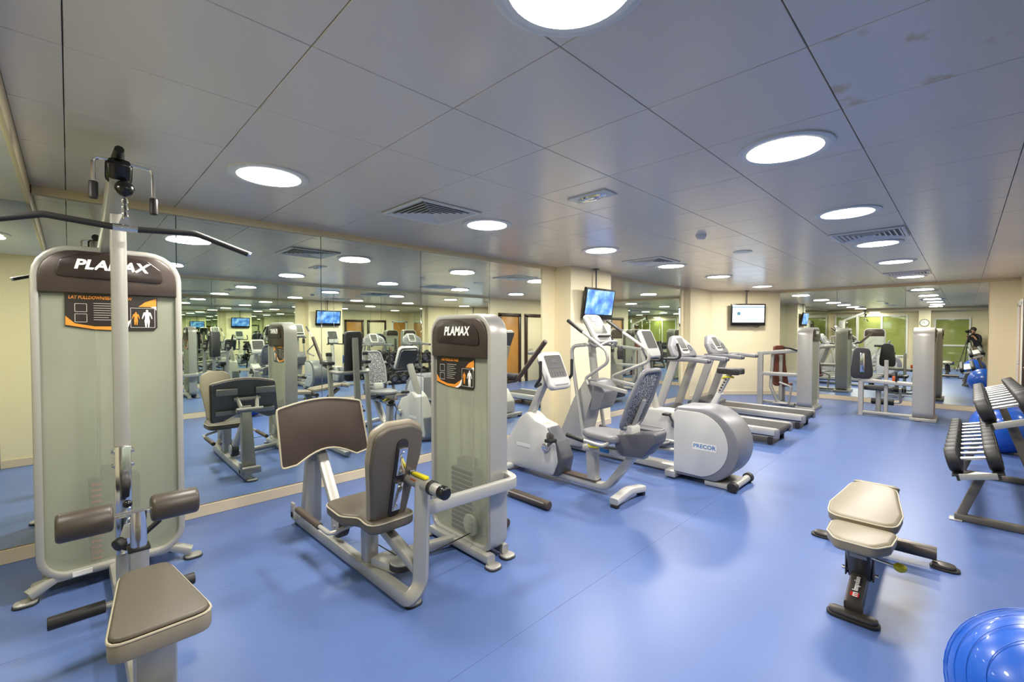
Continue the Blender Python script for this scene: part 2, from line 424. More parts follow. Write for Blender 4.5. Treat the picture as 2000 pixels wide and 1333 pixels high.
# ---------------------------------------------------------------- ceiling fittings
def make_light():
    o = thing('ceiling_light', (0, 0, H), '', 'ceiling light', 'round ceiling downlights')
    B().lathe([(0.205, H), (0.235, H), (0.235, H - 0.008), (0.215, H - 0.014), (0.205, H - 0.012)], seg=40).build('trim_ring', 'white', o)
    B().lathe([(0.0, H - 0.004), (0.204, H - 0.004), (0.204, H - 0.010), (0.15, H - 0.016), (0.0, H - 0.02)], seg=40).build('diffuser', 'lamp', o)
    return o
L0 = make_light()
lpos = [(CX * 1.5, 3.2), (CX * 4.5, 3.2), (CX * 7.5, 3.2), (CX * 10.5, 3.2), (CX * 13.5, 3.2), (CX * 17.5, 3.2),
        (1.05, 0.82), (CX * 4.5, 0.72), (CX * 7.5, 0.72), (CX * 10.5, 0.72), (CX * 13.5, 0.72), (CX * 17.5, 0.72)]
beside = {1: 'bright round downlight in the ceiling next to the large square vent by the mirror wall',
          3: 'bright round downlight next to the square vent above the pillar television',
          9: 'bright round downlight next to the square vent above the dumbbell rack aisle',
          11: 'bright round downlight next to the square vent near the far mirror',
          0: 'bright round downlight in the ceiling above the lat pulldown machine',
          5: 'bright round downlight in front of the slanted wall with the television'}
lpos.append((-0.6, 2.9)); beside[12] = 'added round fill light, unseen fitting in the lowered ceiling beside the entrance'  # added fill light outside the view, brightens the bulkhead and entrance corner
lights_ = [L0] + [dup(L0) for _ in lpos[1:]]
for k, (x, y) in enumerate(lpos):
    o = lights_[k]
    o.location = (x, y, H if k < 12 else H - 0.12)
    if k in beside: o['label'] = beside[k]; del o['group']
    else:
        o['label'] = {2: 'round downlight above the elliptical trainer, without a vent beside it', 4: 'round downlight above the second treadmill, without a vent beside it',
                      6: 'round downlight over the aisle, nearest the entrance door', 7: 'round downlight over the aisle above the weight bench',
                      8: 'round downlight over the aisle above the near end of the dumbbell rack', 10: 'round downlight over the aisle beyond the square vent and the dumbbell rack'}[k]
        o['group'] = 'round downlights without vents'
    ld = bpy.data.lights.new('downlight', 'AREA'); ld.shape = 'DISK'; ld.size = 0.4; ld.energy = LAMP_W if k < 12 else 12.0; ld.color = (1.0, 0.95, 0.86)
    lo = bpy.data.objects.new('downlight_lamp', ld); COL.objects.link(lo); lo.parent = o; lo.location = (0, 0, -0.03)

def make_vent():
    o = thing('air_vent', (0, 0, H), '', 'air vent')
    B().prism(rrect(0.6, 0.6, 0.004, 1), 0.004, T((0, 0, H - 0.004))).build('backing', 'gap', o)
    f = B()
    for s in (-1, 1):
        f.box((s * 0.285, 0, H - 0.008), (0.03, 0.6, 0.016), bev=0.003).box((0, s * 0.285, H - 0.008), (0.54, 0.03, 0.016), bev=0.003)
    f.build('vent_frame', 'white', o)
    for k in range(6):
        a = 0.255 - k * 0.042
        b = B()
        for s in (-1, 1):
            b.box((s * a, 0, H - 0.010), (0.022, 2 * a, 0.004), rot=(0, s * 35, 0)).box((0, s * a, H - 0.010), (2 * a, 0.022, 0.004), rot=(-s * 35, 0, 0))
        b.build('louvre', 'white', o)
    return o
V0 = make_vent()
vpos = [(CX * 3.5, 3.2, 'square four-way ceiling vent near the mirror wall above the leg machines'),
        (CX * 9.5, 3.2, 'square four-way ceiling vent near the pillar with the television'),
        (CX * 9.5, 0.72, 'square four-way ceiling vent over the aisle near the dumbbell rack'),
        (CX * 16.5, 0.72, 'square four-way ceiling vent close to the far mirror')]
for k, (x, y, lab) in enumerate(vpos):
    o = V0 if k == 0 else dup(V0)
    o.location = (x, y, H); o['label'] = lab; o['category'] = 'air vent'
o = thing('emergency_light', (2.8, 1.98, H), 'small rectangular recessed emergency light in the ceiling', 'emergency light')
B().box((2.8, 1.98, H - 0.006), (0.16, 0.34, 0.012), bev=0.004).build('surround', 'white', o)
B().lathe([(0, 0), (0.055, 0), (0.05, 0.012), (0.03, 0.022), (0, 0.026)], T((2.8, 1.98, H - 0.012)) @ Matrix.Rotation(math.pi, 4, 'X') @ Matrix.Diagonal((0.9, 2.3, 1, 1))).build('lens', 'chrome', o)
o = thing('smoke_detector', (4.75, 1.97, H), 'small round white smoke detector on the ceiling', 'smoke detector')
B().lathe([(0.05, H), (0.052, H - 0.012), (0.045, H - 0.03), (0.03, H - 0.045), (0, H - 0.048)], T((4.75, 1.97, 0))).build('housing', 'white', o)
B().lathe([(0.055, H), (0.056, H - 0.006), (0.05, H - 0.01)], T((4.75, 1.97, 0))).build('base_ring', 'white', o)
o = thing('ceiling_speaker', (6.1, 2.0, H), 'small round ceiling speaker grille beyond the smoke detector', 'speaker')
B().lathe([(0.0, H - 0.008), (0.085, H - 0.008), (0.09, H - 0.004), (0.09, H)], T((6.1, 2.0, 0))).build('grille', 'grey', o)
B().lathe([(0.088, H - 0.009), (0.11, H - 0.006), (0.112, H)], T((6.1, 2.0, 0))).build('rim', 'white', o)

# ---------------------------------------------------------------- televisions
def tv(ctr, nrm, wd, ht, tilt, lab, scr, name='television'):
    o = thing(name, (ctr[0], ctr[1], ctr[2] - ht / 2), lab, 'television')
    n = Vector((nrm[0], nrm[1], -math.tan(R(tilt)))).normalized()
    xd = Vector((0, 0, 1)).cross(n).normalized(); X = frame(ctr, xd, n.cross(xd))
    B(X).prism(rrect(wd, ht, 0.012), 0.045, T((0, 0, -0.02)), bev=0.006).build('bezel', 'gloss_black', o)
    B(X).box((0, 0.01, -0.035), (wd * 0.8, ht * 0.7, 0.05), bev=0.015).build('back_cover', 'black', o)
    s = B(X).box((0, 0.025, 0.0255), (wd - 0.07, ht - 0.115, 0.002)).build('screen', scr, o)
    if scr == 'scr2':
        B(X).box((0, 0.185 - 0.0, 0.0268), (wd - 0.07, 0.02, 0.0005)).build('screen_band', 'scr2b', s)
        B(X).lathe([(0.03, 0), (0.045, 0), (0.045, 0.0006), (0.03, 0.0006)], T((-wd * 0.28, 0.03, 0.0266))).build('screen_logo', 'cyan', s)
        B(X).box((0.12, -0.1, 0.0268), (0.3, 0.012, 0.0005)).box((0.05, -0.13, 0.0268), (0.2, 0.01, 0.0005)).build('screen_text', 'cyan', s)
    b = Vector(ctr) - n * 0.05
    B().cyl((b.x, b.y, ctr[2]), (b.x, b.y, H - 0.012), 0.012, seg=12).cyl((b.x, b.y, H - 0.014), (b.x, b.y, H), 0.05, seg=20).build('ceiling_pole', 'dgrey', o)
    return o
tv((6.09, 4.165, 2.03), (0, -1, 0), 0.82, 0.5, 9, 'television showing a blue picture hanging in front of the pillar', 'scr1')
tc_ = (ca + cb) / 2
tvc = tc_ + cn * 0.14 + Vector((-0.02, 0.02, 0))
t2 = tv((tvc.x, tvc.y, 2.0), (cn.x, cn.y, 0), 0.86, 0.54, 2, 'television showing a white page hanging before the slanted corner wall', 'scr2')
tb = Vector((tvc.x, tvc.y, 1.74)) + cd * 0.16
B().tube([(tb.x, tb.y, 1.75), (tb.x + 0.02, tb.y, 1.69), (tb.x + 0.09, tb.y - 0.06, 1.69), (tb.x + 0.13, tb.y - 0.09, 1.75)], 0.006, 6, fil=0.04).build('cable', 'black', t2)

# ---------------------------------------------------------------- weight tower shared by the strength machines
def figure(par, X, m, s):
    b = B(X)
    b.lathe([(0, 0), (0.09 * s, 0), (0.09 * s, 0.0006), (0, 0.0006)], T((0, 0.84 * s, 0)) @ Matrix.Diagonal((0.9, 1.1, 1, 1)), seg=12)
    b.prism([(v[0] * s, v[1] * s) for v in [(-0.22, 0.7), (-0.06, 0.75), (0.06, 0.75), (0.22, 0.7), (0.3, 0.42), (0.34, 0.2), (0.28, 0.2), (0.2, 0.45), (0.14, 0.5), (0.13, 0.3), (0.17, 0.0), (0.12, -0.5), (0.05, -0.5), (0.01, 0.05), (-0.05, -0.5), (-0.12, -0.5), (-0.17, 0.0), (-0.13, 0.3), (-0.14, 0.5), (-0.2, 0.45), (-0.28, 0.2), (-0.34, 0.2), (-0.3, 0.42)]], 0.0006)
    return b.build('printed_figure', m, par)

def tower(root, X, wd, h, d, z0, zc, plc=None, title=None, brand=True, plates=13, rt=0.14, rb=0.12, simple=False):
    """front faces local -y; x is the width; the frame runs from z0 to h"""
    F2 = X @ frame((0, 0, 0), (1, 0, 0), (0, 0, 1))        # local xy -> x,z ; local z -> -y (towards the front)
    loop = [(-wd / 2, 0, z0), (wd / 2, 0, z0), (wd / 2, 0, h), (-wd / 2, 0, h)]
    fl = []
    P = [Vector(p) for p in loop]
    rr = [rb, rb, rt, rt]
    for i, p in enumerate(P):
        a = (P[i - 1] - p).normalized(); b2 = (P[(i + 1) % 4] - p).normalized()
        cpt = p + (a + b2) * rr[i]
        for k in range(7):
            t = R(90 * k / 6)
            fl.append(cpt - b2 * rr[i] * math.cos(t) - a * rr[i] * math.sin(t))
    B(X @ T((0, d / 2, 0))).tube(fl, 0, closed=True, rect=(0.036, d), up=(0, 1, 0)).build('tower_frame', 'silver', root)
    outl = lambda s: [(p.x * (1 - 2 * s / wd), z0 + s + (p.z - z0) * (1 - 2 * s / (h - z0))) for p in fl]
    def clip(pts, lo=None, hi=None):
        res = []
        n = len(pts)
        for i in range(n):
            a, b2 = pts[i], pts[(i + 1) % n]
            ina = (lo is None or a[1] >= lo) and (hi is None or a[1] <= hi)
            inb = (lo is None or b2[1] >= lo) and (hi is None or b2[1] <= hi)
            if ina: res.append(a)
            if ina != inb:
                z = lo if lo is not None else hi
                t = (z - a[1]) / (b2[1] - a[1]); res.append((a[0] + (b2[0] - a[0]) * t, z))
        return res
    o1 = outl(0.014)
    B(F2 @ T((0, 0, -0.03))).prism(clip(o1, hi=zc + 0.01), 0.006).build('front_panel', 'frost', root)
    B(F2 @ T((0, 0, -d + 0.02))).prism(clip(o1, hi=zc + 0.01), 0.006).build('rear_panel', 'frost_rear', root)
    cap = B(F2 @ T((0, 0, -d + 0.006))).prism(clip(outl(0.012), lo=zc), d + 0.004, bev=0.01).build('top_shroud', 'brown', root)
    hh = h - zc
    ib = [(-wd * 0.38, zc + hh * 0.36), (wd * 0.38, zc + hh * 0.30), (wd * 0.36, zc + hh * 0.62), (wd * 0.26, zc + hh * 0.83), (wd * 0.05, zc + hh * 0.92), (-wd * 0.22, zc + hh * 0.88), (-wd * 0.34, zc + hh * 0.74)]
    ib = [(p.x, p.y) for p in fillet([(a[0], a[1], 0) for a in ib], 0.03, 3, True)]
    B(F2 @ T((0, 0, 0.008))).prism(ib, 0.012, bev=0.005).build('name_band', 'dbrown', cap)
    if brand:
        text('PLAMAX', hh * 0.30, F2 @ T((0, zc + hh * 0.64, 0.0205)), 'pwhite', cap, 'lettering', shear=0.22, bold=0.003, sx=1.12 if wd > 0.66 else 0.86)
    if plc:
        px0, px1, pz0, pz1 = plc
        pw, ph = px1 - px0, pz1 - pz0
        po = [(px0, pz0 + ph * 0.12), (px0 + pw * 0.3, pz0 + ph * 0.02), (px0 + pw * 0.55, pz0), (px1 - 0.02, pz0), (px1, pz0 + 0.02), (px1, pz1), (px0, pz1)]
        pl = B(F2 @ T((0, 0, -0.022))).prism(po, 0.003).build('instruction_placard', 'placard', root)
        Z = F2 @ T((0, 0, -0.0188))
        def q(u, v): return (px0 + pw * u, pz0 + ph * v)
        B(Z).prism([q(0.78, 0.70), q(0.86, 0.84), q(0.99, 0.95), q(0.99, 0.72), q(0.92, 0.70)], 0.0006).prism([q(0.005, 0.16), q(0.005, 0.40), q(0.1, 0.2), q(0.3, 0.12), q(0.5, 0.12), q(0.68, 0.3), q(0.6, 0.10), q(0.5, 0.02), q(0.3, 0.04)], 0.0006).build('orange_swoosh', 'orange', pl)
        B(Z).prism([q(0.50, 0.02), q(0.6, 0.10), q(0.68, 0.3), q(0.70, 0.33), q(0.66, 0.1), q(0.58, 0.02)], 0.0008).prism([q(0.92, 0.70), q(0.99, 0.72), q(0.99, 0.60), q(0.97, 0.66)], 0.0008).build('white_swoosh', 'pwhite', pl)
        text(title, ph * 0.125, Z @ T((px0 + pw * 0.37, pz1 - ph * 0.09, 0.0008)), 'orange', pl, 'title_lettering', shear=0.15, bold=0.0006, sx=0.74)
        ln = B(Z)
        for k in range(8):
            wl = (0.26, 0.2, 0.24, 0.18, 0.25, 0.22, 0.16, 0.2)[k]
            ln.box((px0 + pw * (0.29 + wl / 2), pz1 - ph * (0.24 + 0.065 * k), 0.0004), (pw * wl, ph * 0.018, 0.0006))
        ln.build('printed_lines', 'pgrey', pl)
        it = B(Z)
        for (u0, v0, u1, v1) in ((0.69, 0.10, 0.97, 0.66), (0.10, 0.52, 0.22, 0.74), (0.10, 0.24, 0.22, 0.46)):
            a, b2 = q(u0, v0), q(u1, v1); e = 0.0016
            it.box(((a[0] + b2[0]) / 2, a[1], 0.0005), (b2[0] - a[0], e, 0.0006)).box(((a[0] + b2[0]) / 2, b2[1], 0.0005), (b2[0] - a[0], e, 0.0006))
            it.box((a[0], (a[1] + b2[1]) / 2, 0.0005), (e, b2[1] - a[1], 0.0006)).box((b2[0], (a[1] + b2[1]) / 2, 0.0005), (e, b2[1] - a[1], 0.0006))
        it.build('picture_border', 'pwhite', pl)
        a = q(0.75, 0.3); figure(pl, Z @ T((a[0], a[1], 0.0003)), 'orange', ph * 0.26)
        a = q(0.88, 0.28); figure(pl, Z @ T((a[0], a[1], 0.0003)), 'pwhite', ph * 0.36)
    # weight stack
    for s in (-0.07, 0.07):
        B(X).cyl((s, d / 2, z0 + 0.03), (s, d / 2, h - 0.1), 0.011, seg=10).build('guide_rod', 'chrome', root)
    p0 = None
    for k in range(plates):
        z = z0 + 0.05 + k * 0.036
        b = B(X).box((0, d / 2, z), (0.25, min(0.11, d - 0.06), 0.032), bev=0.003, seg=1)
        b.build('weight_plate', 'iron', root)
    B(X).box((0, d / 2, z0 + 0.07 + plates * 0.036), (0.13, 0.09, 0.07), bev=0.006).build('stack_head', 'black', root)
    if not simple:
        st = B(X)
        for k in range(plates):
            st.box((-0.09, 0.045 - 0.0, z0 + 0.05 + k * 0.036), (0.05, 0.002, 0.012))
        st.build('weight_numbers', 'red', root)

def foot(root, X):
    """wedge-shaped floor plate at the end of a base tube"""
    B(X).prism(rrect(0.11, 0.1, 0.04), 0.008, bev=0.002).build('rubber_foot', 'black', root)
    B(X).prism(rrect(0.10, 0.09, 0.035), 0.012, T((0, 0, 0.008)), bev=0.003).build('foot_plate', 'silver', root)

# ---------------------------------------------------------------- lat pulldown
x0 = 0.2
LP = thing('lat_pulldown_machine', (x0, 3.3, 0), 'tall lat pulldown and row machine with wide black bar and trapezoid seat', 'gym machine')
tower(LP, T((x0, 3.8, 0)), 0.68, 2.09, 0.24, 0.10, 1.82, plc=(-0.215, 0.225, 1.59, 1.815), title='LAT PULLDOWN/SEATED ROW', plates=14, rt=0.17, rb=0.14)
B().tube([(-0.19, 3.8, 0.05), (-0.08, 3.84, 0.1), (0.48, 3.84, 0.1), (0.59, 3.8, 0.05)], 0, rect=(0.07, 0.05), fil=0.05).tube([(-0.14, 4.02, 0.06), (0.54, 4.02, 0.06)], 0, rect=(0.06, 0.06)).build('base_crossbar', 'silver', LP)
for sx in (-0.2, 0.6): foot(LP, T((sx, 3.8, 0.0)))
for sx in (-0.14, 0.54): foot(LP, T((sx, 4.02, 0.0)))
B().box((0.04, 3.79, 0.105), (0.09, 0.004, 0.03), bev=0.001, seg=1).build('rating_plate', 'pwhite', LP)
B().tube([(x0, 3.80, 0.07), (x0, 2.1, 0.07)], 0, rect=(0.08, 0.07)).tube([(x0 - 0.22, 2.08, 0.05), (x0 + 0.22, 2.08, 0.05)], 0, rect=(0.07, 0.06)).build('base_beam', 'silver', LP)
for sx in (-0.02, 0.42): foot(LP, T((sx, 2.08, 0)))
B().tube([(x0 + 0.01, 3.42, 0.08), (x0 + 0.01, 3.42, 2.36)], 0, rect=(0.072, 0.05), up=(0, 1, 0)).build('front_upright', 'silver', LP)
B().box((x0 + 0.01, 3.39, 0.62), (0.075, 0.05, 0.62), bev=0.008).build('pulley_bracket', 'chrome', LP)
for zz in (0.90, 0.82):
    B().cyl((x0 - 0.04, 3.39, zz), (x0 + 0.06, 3.39, zz), 0.014, seg=12).build('bolt', 'chrome', LP)
B().cyl((x0 - 0.005, 3.33, 0.72), (x0 + 0.03, 3.33, 0.72), 0.075, seg=28, bev=0.006).build('low_pulley', 'black', LP)
B().sph((x0 + 0.02, 3.28, 0.62), 0.022).build('cable_stop', 'gloss_black', LP)
b = B(); 
for k in range(4): b.tube([(x0 + 0.025 + 0.01 * math.cos(a), 3.27 + 0.0, 0.585 - k * 0.03 + 0.018 * math.sin(a)) for a in [2 * math.pi * j / 10 for j in range(10)]], 0.0035, 6, closed=True)
b.build('chain', 'chrome', LP)
B(T((x0 + 0.02, 3.25, 0.44))).prism([(-0.04, 0), (0.04, 0), (0.018, 0.075), (-0.018, 0.075)], 0.006, frame((0, 0, 0), (1, 0, 0), (0, 0.2, 1))).build('row_handle_plate', 'silver', LP)
B().tube([(x0 + 0.0, 3.27, 0.46), (x0 + 0.0, 3.27, 0.36), (x0 + 0.16, 3.25, 0.50)], 0.014, 8, fil=0.02).build('row_handle_grip', 'black', LP)
# overhead arm
B().tube([(x0 - 0.02, 3.93, 2.08), (x0, 3.15, 2.42)], 0, rect=(0.085, 0.11)).build('overhead_arm', 'silver', LP)
B().box((x0 + 0.0, 3.14, 2.425), (0.11, 0.05, 0.13), bev=0.03, seg=3, rot=(23, 0, 0)).build('arm_end_cap', 'gloss_black', LP)
B().cyl((x0 + 0.0, 3.2, 2.50), (x0 + 0.0, 3.08, 2.525), 0.03, 0.02).build('bumper', 'black', LP)
B().sph((x0 + 0.02, 3.11, 2.335), 0.042).build('cable_ball', 'gloss_black', LP)
B().tube([(x0 + 0.02, 3.11, 2.3), (x0 + 0.02, 3.11, 2.19)], 0.005, 8).build('cable', 'black', LP)
b = B()
for k in range(3): b.tube([(x0 + 0.02 + 0.011 * math.cos(a), 3.11, 2.27 - k * 0.035 + 0.022 * math.sin(a)) for a in [2 * math.pi * j / 10 for j in range(10)]], 0.004, 6, closed=True)
b.build('carabiner', 'chrome', LP)
B().tube([(x0 - 0.1, 3.12, 2.31), (x0 - 0.1, 3.12, 2.475), (x0 + 0.14, 3.12, 2.46), (x0 + 0.14, 3.12, 2.29)], 0.009, 8, fil=0.03).build('hanging_handle', 'chrome', LP)
for sx, zz in ((-0.1, 2.35), (0.14, 2.31)):
    B().cyl((x0 + sx, 3.12, zz), (x0 + sx, 3.12, zz - 0.09), 0.019, bev=0.008).build('hanging_grip', 'black', LP)
bx, by, bz = x0 + 0.02, 3.12, 2.13
for s in (-1, 1):
    B().tube([(bx + s * 0.045, by, bz + 0.0), (bx + s * 0.3, by, bz + 0.02), (bx + s * 0.57, by - 0.02, bz - 0.07)], 0.0165, 12, fil=0.08).build('bar_grip', 'black', LP)
    B().cyl((bx + s * 0.568, by - 0.02, bz - 0.069), (bx + s * 0.582, by - 0.021, bz - 0.074), 0.0165).build('bar_end', 'chrome', LP)
B().cyl((bx - 0.05, by, bz), (bx + 0.05, by, bz), 0.019).prism([(-0.03, 0.01), (0.03, 0.01), (0.012, 0.06), (-0.012, 0.06)], 0.008, T((bx, by + 0.004, bz)) @ frame((0, 0, 0), (1, 0, 0), (0, 0, 1))).build('bar_centre', 'chrome', LP)
# thigh rollers, seat, foot grips
B().tube([(x0 + 0.04, 2.97, 0.1), (x0 + 0.04, 2.97, 0.48)], 0, rect=(0.08, 0.07), up=(0, 1, 0)).build('post_sleeve', 'silver', LP)
B().tube([(x0 + 0.04, 2.97, 0.40), (x0 + 0.04, 2.97, 0.665)], 0, rect=(0.066, 0.056), up=(0, 1, 0)).build('adjusting_post', 'chrome', LP)
B().box((x0 + 0.04, 2.97, 0.475), (0.09, 0.08, 0.016), bev=0.004).build('sleeve_collar', 'black', LP)
B().cyl((x0 - 0.22, 2.97, 0.66), (x0 + 0.29, 2.97, 0.66), 0.014).build('roller_axle', 'chrome', LP)
for a in (-0.26, 0.09):
    B().cyl((x0 + a, 2.97, 0.66), (x0 + a + 0.205, 2.97, 0.66), 0.068, seg=28, bev=0.018).build('thigh_roller', 'roller', LP)
B().cyl((x0 - 0.02, 2.96, 0.53), (x0 - 0.05, 2.94, 0.52), 0.03, seg=16, bev=0.006).build('adjusting_knob', 'black', LP)
sp = [(-0.165, -0.29), (0.165, -0.29), (0.09, 0.30), (-0.09, 0.30)]
sp = [(p.x, p.y) for p in fillet([(a, b2, 0) for a, b2 in sp], 0.06, 4, True)]
B(T((x0 + 0.035, 2.36, 0.43))).prism(sp, 0.07, T((0, 0, -0.02)), bev=0.01).build('seat_edge', 'ltaupe', LP)
st = B(T((x0 + 0.035, 2.36, 0.478))).prism([(a * 0.96, b2 * 0.97) for a, b2 in sp], 0.022, bev=0.014, seg=3).build('seat', 'taupe', LP)
B(T((x0 + 0.035, 2.36, 0.481))).tube([(a * 0.99, b2 * 0.99, 0) for a, b2 in sp], 0.005, 6, closed=True).build('piping', 'piping', st)
B().box((x0 + 0.035, 2.36, 0.404), (0.2, 0.36, 0.014), bev=0.003).build('seat_board', 'black', LP)
B().tube([(x0 + 0.035, 2.33, 0.1), (x0 + 0.035, 2.33, 0.42)], 0, rect=(0.14, 0.10), up=(0, 1, 0)).build('seat_post', 'silver', LP)
B().cyl((x0 - 0.1, 2.94, 0.24), (x0 + 0.18, 2.94, 0.24), 0.016).build('foot_bar', 'silver', LP)
for a, b2 in ((-0.29, -0.09), (0.17, 0.27)):
    B().cyl((x0 + a, 2.94, 0.24), (x0 + b2, 2.94, 0.24), 0.03, seg=18, bev=0.004).build('foot_grip', 'black', LP)

# ---------------------------------------------------------------- leg press
GP = thing('leg_press_machine', (1.4, 3.0, 0), 'seated leg press machine with brown curved foot plate and weight tower', 'gym machine')
TX = T((2.0, 2.575, 0)) @ Matrix.Rotation(R(-90), 4, 'Z')
tower(GP, TX, 0.66, 1.69, 0.16, 0.08, 1.40, plc=(-0.29, 0.16, 1.17, 1.395), title='LEG PRESS/CALF RAISE', plates=13, rt=0.13, rb=0.09)
B().tube([(2.0, 2.22, 0.05), (2.0, 2.9, 0.05)], 0, rect=(0.07, 0.06)).tube([(2.17, 2.26, 0.05), (2.17, 2.9, 0.05)], 0, rect=(0.06, 0.06)).build('tower_base', 'silver', GP)
for p in ((2.0, 2.2), (2.0, 2.92), (2.17, 2.24), (2.17, 2.9)): foot(GP, T((p[0], p[1], 0)))
B(TX).cyl((0.14, 0.004, 0.22), (0.14, -0.012, 0.22), 0.075, seg=30, bev=0.004).build('pulley_cover', 'frost', GP)
gx = 1.40
B().tube([(gx - 0.07, 3.85, 0.055), (gx - 0.04, 2.2, 0.055), (gx + 0.03, 2.2, 0.12), (gx + 0.05, 2.2, 0.72)], 0, rect=(0.085, 0.07), fil=0.11, up=(1, 0, 0)).build('base_rail', 'silver', GP)
B().tube([(gx + 0.03, 2.75, 0.06), (2.0, 2.62, 0.06)], 0, rect=(0.06, 0.06)).build('cross_brace', 'silver', GP)
foot(GP, T((gx - 0.04, 3.86, 0))); foot(GP, T((gx + 0.0, 2.24, 0)))
# seat and post
B().tube([(gx - 0.02, 2.72, 0.06), (gx - 0.02, 2.72, 0.41)], 0, rect=(0.09, 0.1), up=(0, 1, 0)).build('seat_post', 'silver', GP)
B().tube([(gx - 0.02, 2.6, 0.38), (gx + 0.03, 2.22, 0.2)], 0, rect=(0.07, 0.06)).build('seat_strut', 'silver', GP)
so = [(-0.20, 0.26), (-0.21, -0.02), (-0.14, -0.12), (-0.16, -0.30), (0.16, -0.30), (0.14, -0.12), (0.21, -0.02), (0.20, 0.26)]
so = [(p.x, p.y) for p in fillet([(a, b2, 0) for a, b2 in so], 0.09, 4, True)]
pad(GP, 'seat', so, 0.075, T((gx - 0.04, 2.66, 0.405)), bev=0.02)
# back rest leaning away
bkn = Vector((0, -math.cos(R(14)), -math.sin(R(14)))); 
BX = frame((gx - 0.055, 2.44, 0.44), (1, 0, 0), (0, -math.sin(R(14)), math.cos(R(14))))   # z -> -y (rear)
bo = [(-0.105, 0.0), (0.105, 0.0), (0.125, 0.2), (0.155, 0.42), (0.15, 0.60), (0.07, 0.645), (-0.07, 0.645), (-0.15, 0.60), (-0.155, 0.42), (-0.125, 0.2)]
bo = [(p.x, p.y) for p in fillet([(a * 1.12, b2, 0) for a, b2 in bo], 0.07, 4, True)]
B(BX).prism(bo, 0.05, T((0, 0, -0.04)), bev=0.02, seg=3).build('backrest', 'ltaupe', GP)
bk = B(BX).prism([(a * 0.93, 0.02 + b2 * 0.94) for a, b2 in bo], 0.03, T((0, 0, 0.004)), bev=0.014, seg=3).build('backrest_shell', 'taupe', GP)
B(BX).prism(rrect(0.075, 0.50, 0.035, 5, 0.02, 0.30), 0.012, T((0, 0, 0.03)), bev=0.003).build('rail_recess', 'black', bk)
for (y0_, y1_) in ((0.10, 0.28), (0.33, 0.50)):
    B(BX).box((0.02, (y0_ + y1_) / 2, 0.05), (0.055, y1_ - y0_, 0.018), bev=0.003).build('backrest_rail', 'chrome', bk)
    for yy in (y0_ + 0.025, y1_ - 0.025):
        B(BX).cyl((0.02, yy, 0.055), (0.02, yy, 0.068), 0.009, seg=12).build('bolt', 'chrome', bk)
# adjusting slide on top of the upright
B().tube([(gx + 0.04, 2.52, 0.70), (gx + 0.05, 2.02, 0.70)], 0.034, 16).build('slide_tube', 'silver', GP)
B().cyl((gx + 0.04, 2.46, 0.70), (gx + 0.04, 2.38, 0.70), 0.041, seg=18, bev=0.004).cyl((gx + 0.05, 2.12, 0.70), (gx + 0.05, 2.09, 0.70), 0.041, seg=18, bev=0.004).build('slide_collar', 'black', GP)
B().cyl((gx + 0.05, 2.03, 0.70), (gx + 0.05, 1.97, 0.70), 0.038, seg=18, bev=0.014).build('slide_cap', 'gloss_black', GP)
B().box((gx + 0.045, 2.22, 0.745), (0.03, 0.14, 0.016), bev=0.004).build('release_lever', 'yellow', GP)
B().box((gx + 0.045, 2.33, 0.745), (0.035, 0.06, 0.03), bev=0.005).build('lever_bracket', 'chrome', GP)
B().box((gx + 0.016, 2.25, 0.708), (0.003, 0.07, 0.03)).build('warning_sticker', 'tag', GP)
B().tube([(gx + 0.06, 2.2, 0.55), (2.16, 2.14, 0.56), (2.16, 2.27, 0.58)], 0, rect=(0.05, 0.075), fil=0.09, up=(0, 0, 1)).build('link_tube', 'lsilver', GP)
B().box((2.155, 2.27, 0.62), (0.05, 0.02, 0.14), bev=0.006).build('link_bracket', 'silver', GP)
# hand grip beside the seat
B().tube([(gx - 0.12, 2.72, 0.36), (gx - 0.27, 2.74, 0.33), (gx - 0.27, 2.86, 0.33), (gx - 0.27, 3.28, 0.33)], 0.014, 10, fil=0.05).build('side_handle', 'lsilver', GP)
B().cyl((gx - 0.27, 2.9, 0.33), (gx - 0.27, 3.29, 0.33), 0.022, seg=14, bev=0.004).build('side_grip', 'grip', GP)
B().tube([(gx + 0.1, 2.72, 0.36), (gx + 0.27, 2.74, 0.33), (gx + 0.27, 2.86, 0.33), (gx + 0.27, 3.28, 0.33)], 0.014, 10, fil=0.05).build('side_handle', 'lsilver', GP)
B().cyl((gx + 0.27, 2.9, 0.33), (gx + 0.27, 3.29, 0.33), 0.022, seg=14, bev=0.004).build('side_grip', 'grip', GP)
# foot plate on post
B().prism([(-0.07, 0), (0.07, 0), (0.045, 0.72), (-0.045, 0.72)], 0.085, frame((gx - 0.03, 3.74, 0.06), (1, 0, 0), (0, -0.12, 1)), bev=0.006).build('plate_post', 'silver', GP)
B().box((gx - 0.04, 3.80, 0.1), (0.2, 0.07, 0.07), bev=0.008).box((gx - 0.13, 3.80, 0.14), (0.02, 0.06, 0.12), bev=0.004).build('post_bracket', 'silver', GP)
B().tube([(gx + 0.0, 3.56, 0.64), (gx - 0.03, 3.17, 0.25)], 0, rect=(0.075, 0.06)).build('lever_arm', 'lsilver', GP)
B(frame((gx + 0.0, 3.42, 0.5), (0, -0.48, -0.39), (1, 0, 0))).box((0, 0, -0.034), (0.06, 0.03, 0.002)).build('warning_sticker', 'tag', GP)
B().cyl((gx - 0.07, 3.13, 0.2), (gx + 0.0, 3.13, 0.2), 0.085, seg=30, bev=0.01).build('lever_pulley', 'black', GP)
B().cyl((gx - 0.078, 3.13, 0.2), (gx - 0.068, 3.13, 0.2), 0.06, seg=24).cyl((gx - 0.084, 3.13, 0.2), (gx - 0.07, 3.13, 0.2), 0.012, seg=12).build('pulley_hub', 'lsilver', GP)
